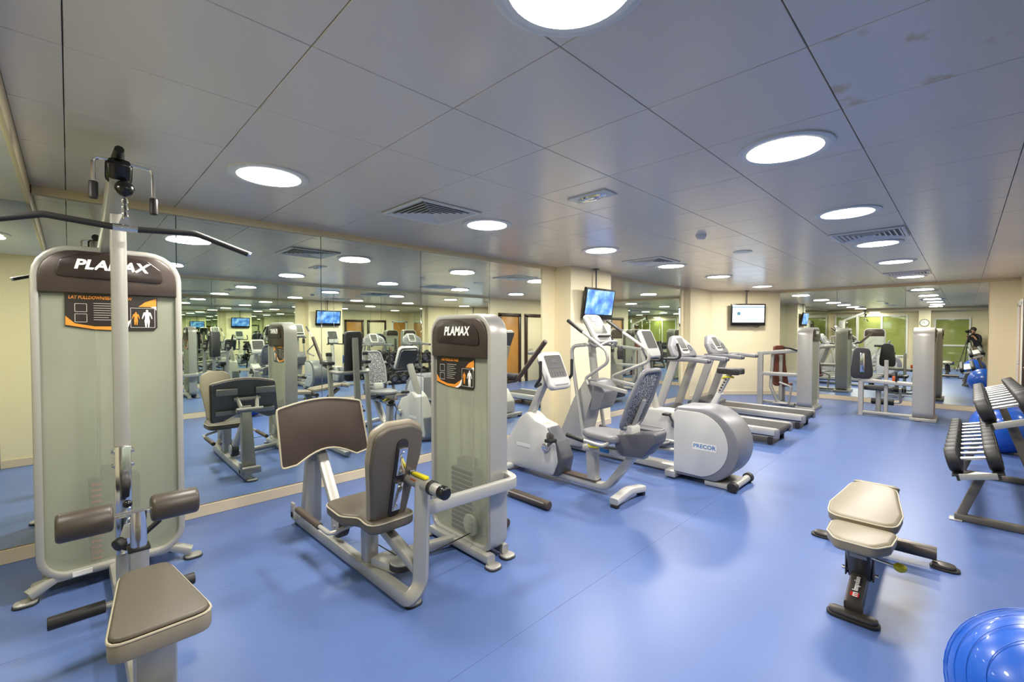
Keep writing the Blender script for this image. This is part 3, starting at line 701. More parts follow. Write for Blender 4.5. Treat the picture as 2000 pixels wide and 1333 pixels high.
B().cyl((gx + 0.05, 2.44, 0.12), (gx + 0.05, 2.44, 0.155), 0.075, seg=30, bev=0.005).build('floor_pulley', 'black', GP)
B().cyl((gx + 0.05, 2.44, 0.156), (gx + 0.05, 2.44, 0.166), 0.073, seg=30, bev=0.003).box((gx + 0.01, 2.54, 0.125), (0.09, 0.2, 0.05), bev=0.004, rot=(0, 0, 15)).build('floor_pulley_bracket', 'lsilver', GP)
B().tube([(gx + 0.12, 2.42, 0.138), (2.03, 2.44, 0.16)], 0.004, 6).tube([(gx + 0.06, 2.95, 0.14), (gx + 0.08, 2.5, 0.145)], 0.004, 6).build('cable', 'black', GP)
FX = frame((gx + 0.0, 3.50, 0.82), (1, 0, 0), (0, 0.13, 1))      # local z -> -y (towards the seat)
fo = [(-0.325, -0.235), (-0.22, -0.225)] + [(-0.22 + 0.46 * t, -0.225 + 0.085 * math.sin(math.pi * t) + 0.0 * t) for t in [k / 10 for k in range(1, 10)]] + [(0.24, -0.225), (0.345, -0.205), (0.30, 0.195)] + [(0.30 - 0.64 * t, 0.195 + 0.05 * math.sin(math.pi * t) + 0.0 * t) for t in [k / 10 for k in range(1, 10)]] + [(-0.34, 0.195)]
fo = [(p.x, p.y) for p in fillet([(a, b2, 0) for a, b2 in fo], 0.025, 2, True)]
fp = B(FX).prism(fo, 0.03, bev=0.006).build('foot_plate', 'grip', GP)
B(FX).tube([(a, b2, 0.03) for a, b2 in fo], 0.007, 6, closed=True).build('plate_edging', 'piping', fp)
B(FX).prism([(a * 0.97, b2 * 0.97) for a, b2 in fo], 0.012, T((0, 0, -0.013))).build('plate_back', 'grey', fp)
for s in (-1, 1):
    B(FX).box((s * 0.19, 0.11, -0.03), (0.2, 0.07, 0.03), bev=0.005).box((s * 0.19, -0.12, -0.03), (0.2, 0.05, 0.03), bev=0.005).build('plate_bracket', 'lsilver', fp)
    B().tube([(gx + s * 0.1, 3.55, 0.86), (gx + s * 0.07, 3.66, 0.72)], 0.02, 10).build('plate_link', 'lsilver', GP)
B().cyl((gx - 0.13, 3.66, 0.73), (gx + 0.13, 3.66, 0.73), 0.025).cyl((gx - 0.13, 3.56, 0.84), (gx + 0.13, 3.56, 0.84), 0.022).build('pivot_rod', 'lsilver', GP)

# ---------------------------------------------------------------- knee raise station behind the tower
KX, KY = 2.74, 3.12
KR = thing('knee_raise_station', (KX, KY, 0), 'knee raise and dip stand with tall black back pad, half hidden by weight tower', 'gym machine')
for s in (-1, 1):
    B().tube([(KX + s * 0.26, 3.72, 0.045), (KX + s * 0.26, 2.6, 0.045)], 0, rect=(0.075, 0.05)).build('base_foot', 'silver', KR)
    B().cyl((KX + s * 0.26, 3.05, 0.042), (KX + s * 0.26, 2.56, 0.042), 0.041, seg=20, bev=0.012).build('rubber_sleeve', 'grip', KR)
    B().tube([(KX + s * 0.26, 3.3, 0.06), (KX + s * 0.26, 3.16, 1.26)], 0, rect=(0.06, 0.06), up=(0, 1, 0)).build('upright', 'silver', KR)
    B().cyl((KX + s * 0.26, 3.16, 1.25), (KX + s * 0.26, 3.155, 1.30), 0.04, seg=16, bev=0.01).build('upright_cap', 'black', KR)
    B().tube([(KX + s * 0.26, 3.22, 1.08), (KX + s * 0.26, 2.96, 1.13), (KX + s * 0.26, 2.61, 1.50)], 0.022, 12, fil=0.12).build('dip_grip', 'grip', KR)
    B().box((KX + s * 0.26, 3.1, 1.16), (0.1, 0.3, 0.05), bev=0.02).build('arm_pad', 'charcoal', KR)
B().tube([(KX - 0.26, 3.5, 0.05), (KX + 0.26, 3.5, 0.05)], 0, rect=(0.06, 0.05)).build('base_crossbar', 'silver', KR)
B().tube([(KX - 0.26, 3.2, 1.05), (KX - 0.2, 3.36, 1.03), (KX + 0.2, 3.36, 1.03), (KX + 0.26, 3.2, 1.05)], 0.025, 12, fil=0.08).build('back_bar', 'lsilver', KR)
B().tube([(KX, 3.5, 0.06), (KX, 3.38, 1.5)], 0, rect=(0.08, 0.05), up=(0, 1, 0)).build('back_post', 'silver', KR)
pad(KR, 'back_pad', rrect(0.24, 0.68, 0.05, 4), 0.07, frame((KX, 3.36, 1.25), (1, 0, 0), (0, 0.05, 1)), 'charcoal', None)

# ---------------------------------------------------------------- recumbent bike
RX = 3.7
RB = thing('recumbent_bike', (RX, 2.9, 0), 'recumbent exercise bike with mesh back seat and white shell', 'exercise bike')
side = [(3.78, 0.05), (3.72, 0.34), (3.52, 0.62), (3.40, 0.70), (3.28, 0.62), (3.12, 0.58), (2.98, 0.40), (2.95, 0.22), (3.02, 0.06)]
def sideprism(b, pts, xa, xb, bev=0.02, fil=0.06):
    """outline in (y,z), extruded along x"""
    P = [(p.x, p.y) for p in fillet([(a, z, 0) for a, z in pts], fil, 4, True)] if fil else pts
    return b.prism(P, xb - xa, frame((xa, 0, 0), (0, 1, 0), (0, 0, 1)), bev=bev)
sideprism(B(), side, RX - 0.11, RX + 0.11, 0.03).build('body_shell', 'shell', RB)
sideprism(B(), [(3.12, 0.58), (2.98, 0.44), (2.90, 0.26), (2.94, 0.08), (3.06, 0.06), (3.05, 0.3), (3.14, 0.5)], RX - 0.10, RX + 0.10, 0.02).build('rear_shroud', 'dgrey', RB)
B(frame((RX - 0.111, 3.45, 0.32), (0, -1, 0), (0, 0, 1))).box((0, 0, 0), (0.2, 0.035, 0.003)).build('name_strip', 'pwhite', RB)
for s, a in ((-1, 140), (1, -40)):
    pc = (RX + s * 0.135, 3.10, 0.36)
    B().cyl((RX + s * 0.10, 3.10, 0.36), (RX + s * 0.15, 3.10, 0.36), 0.045, seg=20, bev=0.004).build('crank_hub', 'chrome', RB)
    e = (pc[0], pc[1] + 0.16 * math.cos(R(a)), pc[2] + 0.16 * math.sin(R(a)))
    cr = B().tube([pc, e], 0, rect=(0.03, 0.018), up=(1, 0, 0)).build('crank_arm', 'dgrey', RB)
    B().box((e[0] + s * 0.06, e[1], e[2]), (0.1, 0.09, 0.035), bev=0.008).tube([(e[0] + s * 0.02, e[1], e[2] + 0.02), (e[0] + s * 0.06, e[1] + 0.03, e[2] + 0.06), (e[0] + s * 0.1, e[1], e[2] + 0.02)], 0, rect=(0.06, 0.006), fil=0.03, up=(0, 1, 0)).build('pedal', 'black', cr)
B().tube([(RX, 3.45, 0.62), (RX, 3.2, 1.08)], 0, rect=(0.09, 0.07), up=(0, 1, 0)).build('console_mast', 'lsilver', RB)
CXm = frame((RX, 3.08, 1.17), (1, 0, 0), (0, 0.42, 0.9))        # z towards -y and up
cs = B(CXm).prism(rrect(0.34, 0.42, 0.06), 0.07, T((0, 0, -0.05)), bev=0.02, seg=3).build('console', 'shell', RB)
B(CXm).prism(rrect(0.27, 0.25, 0.02, 4, 0, 0.04), 0.004, T((0, 0, 0.019))).build('console_display', 'lcd', cs)
B(CXm).box((0, 0.10, 0.0235), (0.1, 0.05, 0.002)).box((0.0, 0.03, 0.0235), (0.2, 0.02, 0.002)).build('display_window', 'dgrey', cs)
kb = B(CXm)
for i in range(5):
    for j in range(2): kb.cyl((-0.09 + 0.045 * i, -0.03 - 0.03 * j, 0.02), (-0.09 + 0.045 * i, -0.03 - 0.03 * j, 0.026), 0.013, seg=10)
kb.build('console_keys', 'dgrey', cs)
B(CXm).box((0, -0.155, 0.02), (0.22, 0.04, 0.03), bev=0.01).build('reading_ledge', 'shell', cs)
B(CXm).prism(rrect(0.30, 0.36, 0.05), 0.03, T((0, 0, -0.075)), bev=0.01).build('console_back', 'dgrey', cs)
for s in (-1, 1):
    B().tube([(RX + s * 0.1, 3.2, 1.02), (RX + s * 0.24, 3.16, 1.0), (RX + s * 0.26, 3.06, 1.1), (RX + s * 0.26, 3.06, 1.28)], 0.017, 10, fil=0.07).build('front_handle', 'black', RB)
    B().tube([(RX + s * 0.12, 2.3, 0.56), (RX + s * 0.27, 2.3, 0.54), (RX + s * 0.28, 2.66, 0.58)], 0.017, 10, fil=0.06).build('seat_handle', 'lsilver', RB)
    B().cyl((RX + s * 0.28, 2.5, 0.56), (RX + s * 0.28, 2.70, 0.585), 0.022, seg=12, bev=0.004).build('seat_grip', 'black', RB)
B().tube([(RX, 3.1, 0.07), (RX, 2.42, 0.07), (RX, 2.12, 0.46)], 0, rect=(0.10, 0.07), fil=0.18).build('base_beam', 'lsilver', RB)
B().box((RX, 2.75, 0.112), (0.11, 0.45, 0.02), bev=0.006).build('step_mat', 'grip', RB)
B().tube([(RX, 2.58, 0.1), (RX, 2.60, 0.42)], 0, rect=(0.10, 0.11), up=(0, 1, 0)).build('front_support', 'lsilver', RB)
B().tube([(RX, 2.68, 0.42), (RX, 2.02, 0.46)], 0, rect=(0.11, 0.06)).build('seat_rail', 'lsilver', RB)
B().box((RX - 0.06, 2.42, 0.44), (0.004, 0.1, 0.035)).build('size_sticker', 'blueprint', RB)
B().tube([(RX - 0.07, 2.62, 0.5), (RX - 0.1, 2.56, 0.46), (RX - 0.07, 2.48, 0.46), (RX + 0.05, 2.5, 0.47)], 0.008, 8, fil=0.04).build('adjusting_lever', 'yellow', RB)
B().tube([(RX - 0.25, 2.19, 0.06), (RX, 2.19, 0.1), (RX + 0.25, 2.19, 0.06)], 0, rect=(0.09, 0.06), fil=0.3).build('rear_stabiliser', 'shell', RB)
B().tube([(RX - 0.2, 3.66, 0.05), (RX + 0.2, 3.66, 0.05)], 0, rect=(0.09, 0.06)).build('front_stabiliser', 'shell', RB)
for sx in (-0.23, 0.23):
    B().box((RX + sx, 2.19, 0.015), (0.05, 0.07, 0.03), bev=0.005).build('levelling_foot', 'black', RB)
    B().box((RX + sx * 0.8, 3.66, 0.012), (0.05, 0.07, 0.024), bev=0.005).build('levelling_foot', 'black', RB)
sideprism(B(), [(2.28, 0.62), (1.86, 0.70), (1.88, 0.60), (2.0, 0.46), (2.2, 0.44), (2.27, 0.5)], RX - 0.11, RX + 0.11, 0.012, 0.03).build('seat_carriage', 'dgrey', RB)
B().box((RX, 2.18, 0.66), (0.16, 0.14, 0.12), bev=0.02).build('seat_bracket', 'shell', RB)
pad(RB, 'seat', [(p.x, p.y) for p in fillet([(-0.2, -0.2, 0), (0.2, -0.2, 0), (0.17, 0.12, 0), (0.08, 0.25, 0), (-0.08, 0.25, 0), (-0.17, 0.12, 0)], 0.08, 4, True)], 0.07, T((RX, 2.42, 0.55)), 'grey', None, 0.025)
BK = frame((RX, 2.18, 0.70), (1, 0, 0), (0, -0.38, 0.92))
bo2 = [(-0.17, 0.0), (0.17, 0.0), (0.2, 0.3), (0.16, 0.58), (-0.16, 0.58), (-0.2, 0.3)]
bo2 = [(p.x, p.y) for p in fillet([(a, z, 0) for a, z in bo2], 0.08, 5, True)]
bb = B(BK).prism(bo2, 0.012, T((0, 0, -0.006)), bev=0.003).build('mesh_backrest', 'meshfab', RB)
B(BK).tube([(a, z, 0) for a, z in bo2], 0.021, 10, closed=True).build('backrest_frame', 'grey', bb)
B(BK).tube([(0, -0.05, 0.03), (0, 0.3, 0.035)], 0, rect=(0.06, 0.02)).build('backrest_spine', 'silver', bb)

# ---------------------------------------------------------------- elliptical cross trainer
EX = 4.84
EL = thing('elliptical_trainer', (EX, 2.6, 0), 'elliptical trainer with large white and grey rear flywheel drum', 'elliptical trainer')
dr = [(2.20, 0.05), (2.20, 0.74), (2.16, 0.78)] + [(1.92 + 0.395 * math.cos(R(a)), 0.41 + 0.385 * math.sin(R(a))) for a in range(84, 247, 6)]
dr2 = [(2.02 if False else y, z) for y, z in dr]
sideprism(B(), dr2, EX - 0.22, EX + 0.22, 0.03, 0).build('drum_shroud', 'grey', EL)
for s in (-1, 1):
    dp = [(2.185, 0.09), (2.185, 0.72), (2.15, 0.75)] + [(1.96 + 0.33 * math.cos(R(a)), 0.415 + 0.335 * math.sin(R(a))) for a in range(84, 262, 6)]
    xs = EX + s * 0.222
    cov = sideprism(B(), dp, xs - 0.006, xs + 0.006, 0.004, 0).build('drum_side_cover', 'shell', EL)
    if s < 0:
        LB = frame((xs - 0.0065, 1.86, 0.40), (0, -1, 0), (0, 0, 1))
        B(LB).box((0, 0, 0.0005), (0.24, 0.075, 0.001)).build('name_plate', 'pwhite', cov)
        text('PRECOR', 0.055, LB @ T((0, 0, 0.0012)), 'blueprint', cov, 'lettering', bold=0.001, sx=1.1)
B().cyl((EX - 0.25, 1.58, 0.05), (EX - 0.19, 1.58, 0.05), 0.05, seg=22, bev=0.006).build('transport_wheel', 'black', EL)
B().cyl((EX + 0.19, 1.58, 0.05), (EX + 0.25, 1.58, 0.05), 0.05, seg=22, bev=0.006).build('transport_wheel', 'black', EL)
B().cyl((EX - 0.2, 1.58, 0.05), (EX + 0.2, 1.58, 0.05), 0.035).box((EX, 1.72, 0.03), (0.4, 0.3, 0.05), bev=0.01).build('wheel_axle', 'lsilver', EL)
B().box((EX, 2.95, 0.06), (0.16, 1.6, 0.07), bev=0.01).box((EX, 2.22, 0.05), (0.5, 0.12, 0.07), bev=0.01).build('base_beam', 'lsilver', EL)
B().box((EX, 3.74, 0.045), (0.62, 0.1, 0.06), bev=0.012).build('front_stabiliser', 'lsilver', EL)
for sx in (-0.27, 0.27): B().box((EX + sx, 3.74, 0.012), (0.06, 0.08, 0.024), bev=0.005).build('levelling_foot', 'black', EL)
fr = [(3.86, 0.06), (3.80, 0.30), (3.60, 0.72), (3.42, 0.98), (3.26, 0.98), (3.28, 0.80), (3.38, 0.55), (3.46, 0.25), (3.44, 0.08)]
sideprism(B(), fr, EX - 0.15, EX + 0.15, 0.03).build('front_housing', 'lsilver', EL)
sideprism(B(), [(3.42, 0.99), (3.22, 0.97), (3.1, 0.84), (3.18, 0.62), (3.34, 0.56), (3.3, 0.75)], EX - 0.165, EX + 0.165, 0.02).build('front_cover', 'grey', EL)
B().tube([(EX, 3.36, 0.95), (EX, 3.42, 1.45), (EX, 3.36, 1.56)], 0, rect=(0.10, 0.07), fil=0.1, up=(0, 1, 0)).build('console_mast', 'lsilver', EL)
CE = frame((EX, 3.32, 1.62), (1, 0, 0), (0, 0.52, 0.85))
ce = B(CE).prism(rrect(0.34, 0.42, 0.06), 0.06, T((0, 0, -0.04)), bev=0.02, seg=3).build('console', 'shell', EL)
B(CE).prism(rrect(0.27, 0.26, 0.02, 4, 0, 0.05), 0.004, T((0, 0, 0.019))).build('console_display', 'lcd', ce)
B(CE).box((0.0, 0.12, 0.0235), (0.18, 0.05, 0.002)).box((0.0, 0.05, 0.0235), (0.1, 0.03, 0.002)).build('display_window', 'dgrey', ce)
B(CE).box((0, -0.13, 0.035), (0.26, 0.02, 0.04), bev=0.005).build('reading_ledge', 'black', ce)
B(CE).prism(rrect(0.28, 0.34, 0.05), 0.03, T((0, 0, -0.065)), bev=0.01).build('console_back', 'dgrey', ce)
B().tube([(EX - 0.12, 3.36, 1.44), (EX - 0.16, 3.2, 1.40), (EX - 0.1, 3.1, 1.46), (EX + 0.1, 3.1, 1.46), (EX + 0.16, 3.2, 1.40), (EX + 0.12, 3.36, 1.44)], 0.017, 10, fil=0.06).build('fixed_handle', 'lsilver', EL)
for s in (-1, 1):
    x = EX + s * 0.24
    yo = 0.0 if s < 0 else -0.28
    ma = B().tube([(x, 3.30 + yo * 0.2, 0.92), (x, 3.34 + yo * 0.3, 1.0), (x, 3.0 + yo, 1.22), (x, 3.04 + yo, 1.36), (x - s * 0.0, 3.42 + yo, 1.60)], 0.02, 12, fil=0.09).build('moving_arm', 'lsilver', EL)
    B().cyl((x, 3.38 + yo, 1.575), (x, 3.62 + yo, 1.73), 0.024, seg=14, bev=0.006).build('arm_grip', 'black', ma)
    B().tube([(x, 3.34, 1.42), (x, 3.56, 1.40), (x, 3.54, 1.2), (x, 3.36, 0.18)], 0.024, 12, fil=0.09).build('side_upright', 'lsilver', EL)
    B().tube([(x, 3.34, 1.42), (EX + s * 0.04, 3.38, 1.42)], 0.024, 12).build('upright_bridge', 'lsilver', EL)
    B().tube([(x, 3.26, 0.95), (x, 2.75, 0.88)], 0, rect=(0.03, 0.045)).build('link_bar', 'lsilver', EL)
    B().tube([(EX + s * 0.17, 3.45, 0.22 + (0.06 if s > 0 else 0.0)), (EX + s * 0.17, 2.1, 0.30)], 0.022, 10).build('ramp_rail', 'silver', EL)
    pe = B(T((EX + s * 0.17, 2.60 + s * 0.12, 0.33 + (0.05 if s > 0 else 0)))).prism(rrect(0.19, 0.42, 0.07), 0.03, bev=0.006).build('pedal', 'dgrey', EL)
    B(T((EX + s * 0.17, 2.60 + s * 0.12, 0.36 + (0.05 if s > 0 else 0)))).tube([(a, z, 0) for a, z in rrect(0.185, 0.41, 0.07)], 0.012, 8, closed=True).build('pedal_rim', 'grey', pe)
B().lathe([(0.0, 0), (0.035, 0), (0.04, 0.1), (0.03, 0.15), (0.02, 0.16), (0, 0.16)], T((EX + 0.05, 3.02, 1.24))).build('bottle_holder', 'black', EL)

# ---------------------------------------------------------------- upright bike
UX = 5.78
UB = thing('upright_bike', (UX, 2.65, 0), 'upright exercise bike with black saddle and yellow strap between trainer and treadmill', 'exercise bike')
sideprism(B(), [(3.30, 0.08), (3.28, 0.3), (3.1, 0.52), (2.85, 0.54), (2.55, 0.52), (2.3, 0.52), (2.28, 0.38), (2.45, 0.1)], UX - 0.12, UX + 0.12, 0.03).build('body_shell', 'shell', UB)
sideprism(B(), [(2.56, 0.53), (2.3, 0.53), (2.24, 0.4), (2.42, 0.1), (2.5, 0.1), (2.4, 0.4)], UX - 0.125, UX + 0.125, 0.02).build('rear_shroud', 'grey', UB)
for yy in (3.3, 2.02):
    B().tube([(UX - 0.25, yy, 0.05), (UX + 0.25, yy, 0.05)], 0, rect=(0.08, 0.06)).build('stabiliser', 'lsilver', UB)
    for sx in (-0.22, 0.22): B().box((UX + sx, yy, 0.01), (0.05, 0.07, 0.02), bev=0.004).build('levelling_foot', 'black', UB)
B().box((UX, 2.62, 0.06), (0.1, 1.25, 0.06), bev=0.01).build('base_beam', 'lsilver', UB)
B().tube([(UX, 2.3, 0.5), (UX, 2.14, 0.82)], 0, rect=(0.08, 0.07), up=(0, 1, 0)).build('seat_sleeve', 'shell', UB)
po = B().tube([(UX, 2.2, 0.72), (UX, 2.03, 1.06)], 0, rect=(0.06, 0.05), up=(0, 1, 0)).build('seat_post', 'lsilver', UB)
hb = B()
for k in range(8): hb.box((UX - 0.031, 2.185 - 0.0172 * k, 0.75 + 0.0345 * k), (0.003, 0.02, 0.02), rot=(26, 0, 0))
hb.build('post_holes', 'black', po)
sd = [(-0.03, 0.15), (0.03, 0.15), (0.05, 0.05), (0.13, -0.08), (0.11, -0.15), (0.02, -0.13), (-0.02, -0.13), (-0.11, -0.15), (-0.13, -0.08), (-0.05, 0.05)]
sd = [(p.x, p.y) for p in fillet([(a, z, 0) for a, z in sd], 0.04, 4, True)]
pad(UB, 'saddle', sd, 0.075, T((UX, 2.03, 1.06)), 'black', None, 0.025)
B().tube([(UX - 0.08, 2.06, 1.03), (UX, 2.12, 1.0), (UX + 0.08, 2.04, 1.03), (UX, 1.98, 1.02)], 0.01, 8, closed=True, fil=0.03).build('adjusting_strap', 'yellow', UB)
B().tube([(UX, 2.98, 0.48), (UX, 3.2, 1.32)], 0, rect=(0.09, 0.07), up=(0, 1, 0)).build('console_mast', 'lsilver', UB)
CU = frame((UX, 3.10, 1.42), (1, 0, 0), (0, 0.42, 0.9))
cu_ = B(CU).prism(rrect(0.34, 0.42, 0.06), 0.06, T((0, 0, -0.04)), bev=0.02, seg=3).build('console', 'shell', UB)
B(CU).prism(rrect(0.27, 0.26, 0.02, 4, 0, 0.05), 0.004, T((0, 0, 0.019))).build('console_display', 'lcd', cu_)
B(CU).prism(rrect(0.30, 0.40, 0.05), 0.035, T((0, 0, -0.075)), bev=0.01).build('console_back', 'dgrey', cu_)
for s in (-1, 1):
    B().tube([(UX, 3.12, 1.22), (UX + s * 0.2, 3.04, 1.2), (UX + s * 0.27, 2.76, 1.2), (UX + s * 0.25, 2.82, 1.42)], 0.018, 10, fil=0.08).build('handlebar', 'black', UB)
    pc = (UX + s * 0.15, 2.66, 0.36)
    a = 60 if s < 0 else 240
    e = (pc[0], pc[1] + 0.16 * math.cos(R(a)), pc[2] + 0.16 * math.sin(R(a)))
    cr = B().tube([pc, e], 0, rect=(0.03, 0.02), up=(1, 0, 0)).cyl((UX + s * 0.12, 2.66, 0.36), (UX + s * 0.165, 2.66, 0.36), 0.04).build('crank_arm', 'dgrey', UB)
    B().box((e[0] + s * 0.06, e[1], e[2]), (0.1, 0.09, 0.03), bev=0.008).build('pedal', 'black', cr)

# ---------------------------------------------------------------- treadmills
TR = thing('treadmill', (0, 0, 0), 'grey treadmill with black belt standing next to the upright bike', 'treadmill', None)
def tb_(y, z): return (y, z)
for s in (-1, 1): B().box((s * 0.33, 0.80, 0.19), (0.08, 1.50, 0.10), bev=0.015).build('side_rail', 'lsilver', TR)
B().box((0, 0.8, 0.215), (0.58, 1.5, 0.02), bev=0.004).cyl((-0.29, 0.07, 0.19), (0.29, 0.07, 0.19), 0.036, seg=20).build('running_belt', 'belt', TR)
B().box((0, 0.8, 0.15), (0.56, 1.46, 0.08), bev=0.01).build('deck_body', 'black', TR)
for s in (-1, 1):
    B().box((s * 0.33, 0.055, 0.17), (0.09, 0.06, 0.13), bev=0.02).build('rear_end_cap', 'grey', TR)
    B().box((s * 0.28, 0.15, 0.05), (0.05, 0.06, 0.10), bev=0.006).build('levelling_foot', 'black', TR)
    B().box((s * 0.28, 1.65, 0.06), (0.07, 0.1, 0.12), bev=0.01).build('levelling_foot', 'black', TR)
sideprism(B(), [(1.93, 0.08), (1.95, 0.26), (1.78, 0.34), (1.5, 0.27), (1.48, 0.12)], -0.38, 0.38, 0.02, 0.05).build('motor_hood', 'dgrey', TR)
for s in (-1, 1):
    B().tube([(s * 0.36, 1.84, 0.15), (s * 0.36, 1.50, 1.16)], 0, rect=(0.13, 0.05), up=(1, 0, 0)).build('upright', 'lsilver', TR)
    B().tube([(s * 0.36, 1.62, 1.14), (s * 0.37, 1.28, 1.15), (s * 0.37, 0.98, 1.13)], 0, rect=(0.08, 0.07), fil=0.1).build('hand_rail', 'grey', TR)
    B().cyl((s * 0.37, 1.0, 1.13), (s * 0.37, 0.94, 1.13), 0.034, 0.026, bev=0.006).build('hand_rail_end', 'dgrey', TR)
CT = frame((0, 1.55, 1.30), (1, 0, 0), (0, 0.5, 0.86))
ct = B(CT).prism([(p.x, p.y) for p in fillet([(-0.42, -0.16, 0), (0.42, -0.16, 0), (0.36, 0.08, 0), (0.14, 0.25, 0), (-0.14, 0.25, 0), (-0.36, 0.08, 0)], 0.08, 5, True)], 0.09, T((0, 0, -0.07)), bev=0.025, seg=3).build('console', 'grey', TR)
B(CT).prism(rrect(0.28, 0.34, 0.05, 4, 0, 0.06), 0.05, T((0, 0, -0.02)), bev=0.012).build('console_face', 'shell', ct)
B(CT).prism(rrect(0.22, 0.2, 0.02, 4, 0, 0.09), 0.004, T((0, 0, 0.029))).build('console_display', 'lcd', ct)
B(CT).box((0, -0.04, 0.034), (0.2, 0.02, 0.016), bev=0.004).build('reading_ledge', 'black', ct)
for s in (-1, 1):
    B(CT).lathe([(0, 0), (0.05, 0), (0.055, 0.012), (0.05, 0.014), (0.045, 0.006), (0, 0.005)], T((s * 0.24, 0.0, 0.012))).build('cup_holder', 'black', ct)
B().box((0, 1.30, 1.14), (0.64, 0.06, 0.05), bev=0.015).build('front_grip_bar', 'grey', TR)
TR.location = (7.26, 1.75, 0)
t2_ = dup(TR, (8.72, 1.75, 0)); t2_['label'] = 'grey treadmill with black belt standing nearest the slanted corner wall'
OFF[TR] = Vector(TR.location)

# ---------------------------------------------------------------- far chest press with red-brown pad
CPX = 10.85
CP = thing('chest_press_machine', (CPX, 2.7, 0), 'chest press machine with red-brown back pad near slanted corner wall', 'gym machine')
tower(CP, T((CPX - 0.05, 2.12, 0)), 0.62, 1.65, 0.26, 0.06, 1.40, plates=11, simple=True)
B().box((CPX, 2.25, 0.03), (0.66, 0.34, 0.06), bev=0.01).build('tower_base', 'silver', CP)
B().tube([(CPX - 0.12, 3.13, 0.0), (CPX - 0.12, 3.13, 1.12)], 0, rect=(0.11, 0.08), up=(1, 0, 0)).build('side_upright', 'lsilver', CP)
B().tube([(CPX - 0.12, 3.18, 1.12), (CPX - 0.12, 3.08, 1.12), (CPX - 0.16, 2.36, 1.2)], 0, rect=(0.06, 0.08), fil=0.05).build('press_arm', 'lsilver', CP)
B().tube([(CPX - 0.12, 3.1, 0.68), (CPX - 0.12, 2.38, 0.68)], 0, rect=(0.06, 0.08)).build('link_tube', 'lsilver', CP)
B().tube([(CPX + 0.0, 2.92, 1.10), (CPX - 0.02, 2.95, 0.4), (CPX - 0.02, 2.82, 0.06), (CPX - 0.02, 2.5, 0.05)], 0, rect=(0.06, 0.07), fil=0.12, up=(1, 0, 0)).build('swing_frame', 'silver', CP)
B().tube([(CPX - 0.05, 2.78, 0.5), (CPX - 0.05, 2.55, 0.42), (CPX - 0.05, 2.6, 0.05), (CPX - 0.05, 2.9, 0.05)], 0.022, 10, fil=0.05).build('foot_lever', 'lsilver', CP)
B().tube([(CPX + 0.05, 3.13, 0.05), (CPX + 0.05, 2.3, 0.05)], 0, rect=(0.07, 0.06)).build('base_beam', 'silver', CP)
PB = frame((CPX + 0.2, 2.86, 0.84), (0.7, -0.7, 0), (0.05, 0.05, 1))
pad(CP, 'back_pad', [(p.x, p.y) for p in fillet([(-0.12, 0.44, 0), (0.12, 0.44, 0), (0.13, 0.0, 0), (0.18, -0.44, 0), (-0.15, -0.44, 0), (-0.13, 0.0, 0)], 0.06, 4, True)], 0.07, PB, 'redbrown', None, 0.025)
B().tube([(CPX + 0.14, 2.80, 0.1), (CPX + 0.14, 2.80, 1.08)], 0, rect=(0.07, 0.06), up=(1, 0, 0)).build('pad_post', 'silver', CP)
B().tube([(CPX - 0.16, 2.42, 1.19), (CPX - 0.4, 2.5, 1.24), (CPX - 0.42, 2.62, 1.26)], 0.018, 10, fil=0.06).build('press_handle', 'black', CP)
B().box((CPX + 0.34, 2.8, 0.42), (0.34, 0.3, 0.06), bev=0.02).build('seat', 'redbrown', CP)
B().box((CPX + 0.3, 2.8, 0.22), (0.08, 0.08, 0.42), bev=0.006).build('seat_post', 'silver', CP)

# ---------------------------------------------------------------- far leg extension with black pad
LX = 10.95
LE = thing('leg_extension_machine', (LX, 1.0, 0), 'leg extension machine with rounded black back pad before the far mirror', 'gym machine')
tower(LE, T((LX - 0.02, 0.36, 0)), 0.62, 1.64, 0.28, 0.06, 1.40, plates=11, simple=True)
B().box((LX, 0.5, 0.03), (0.66, 0.36, 0.06), bev=0.01).build('tower_base', 'silver', LE)
foot(LE, T((LX - 0.3, 0.56, 0)))
B().tube([(LX - 0.2, 1.38, 0.0), (LX - 0.2, 1.38, 0.66), (LX - 0.2, 1.30, 0.66), (LX - 0.2, 0.62, 0.63)], 0, rect=(0.08, 0.09), fil=0.06, up=(1, 0, 0)).build('main_tube', 'lsilver', LE)
B().tube([(LX - 0.2, 1.38, 0.06), (LX - 0.2, 0.6, 0.06)], 0, rect=(0.07, 0.06)).build('base_beam', 'silver', LE)
B().tube([(LX - 0.1, 1.02, 0.05), (LX - 0.1, 1.02, 1.05)], 0, rect=(0.06, 0.06), up=(1, 0, 0)).build('centre_post', 'lsilver', LE)
PL = frame((LX - 0.25, 1.38, 0.98), (0.35, -0.94, 0), (0.0, 0.0, 1))
po_ = [(p.x, p.y) for p in fillet([(-0.12, 0.30, 0), (0.12, 0.30, 0), (0.17, -0.1, 0), (0.17, -0.28, 0), (-0.17, -0.28, 0), (-0.17, -0.1, 0)], 0.1, 5, True)]
pad(LE, 'back_pad', po_, 0.07, PL, 'charcoal', 'pgrey', 0.02, 0.6, 0.006)
B(PL).box((0.0, 0.02, 0.08 if PL.to_3x3().col[2].x < 0 else -0.02), (0.07, 0.36, 0.02), bev=0.004).build('pad_rail', 'chrome', LE)
B().box((LX + 0.12, 1.15, 0.5), (0.45, 0.42, 0.07), bev=0.025).build('seat', 'charcoal', LE)
B().tube([(LX + 0.1, 1.15, 0.05), (LX + 0.1, 1.15, 0.46)], 0, rect=(0.08, 0.08), up=(1, 0, 0)).build('seat_post', 'silver', LE)
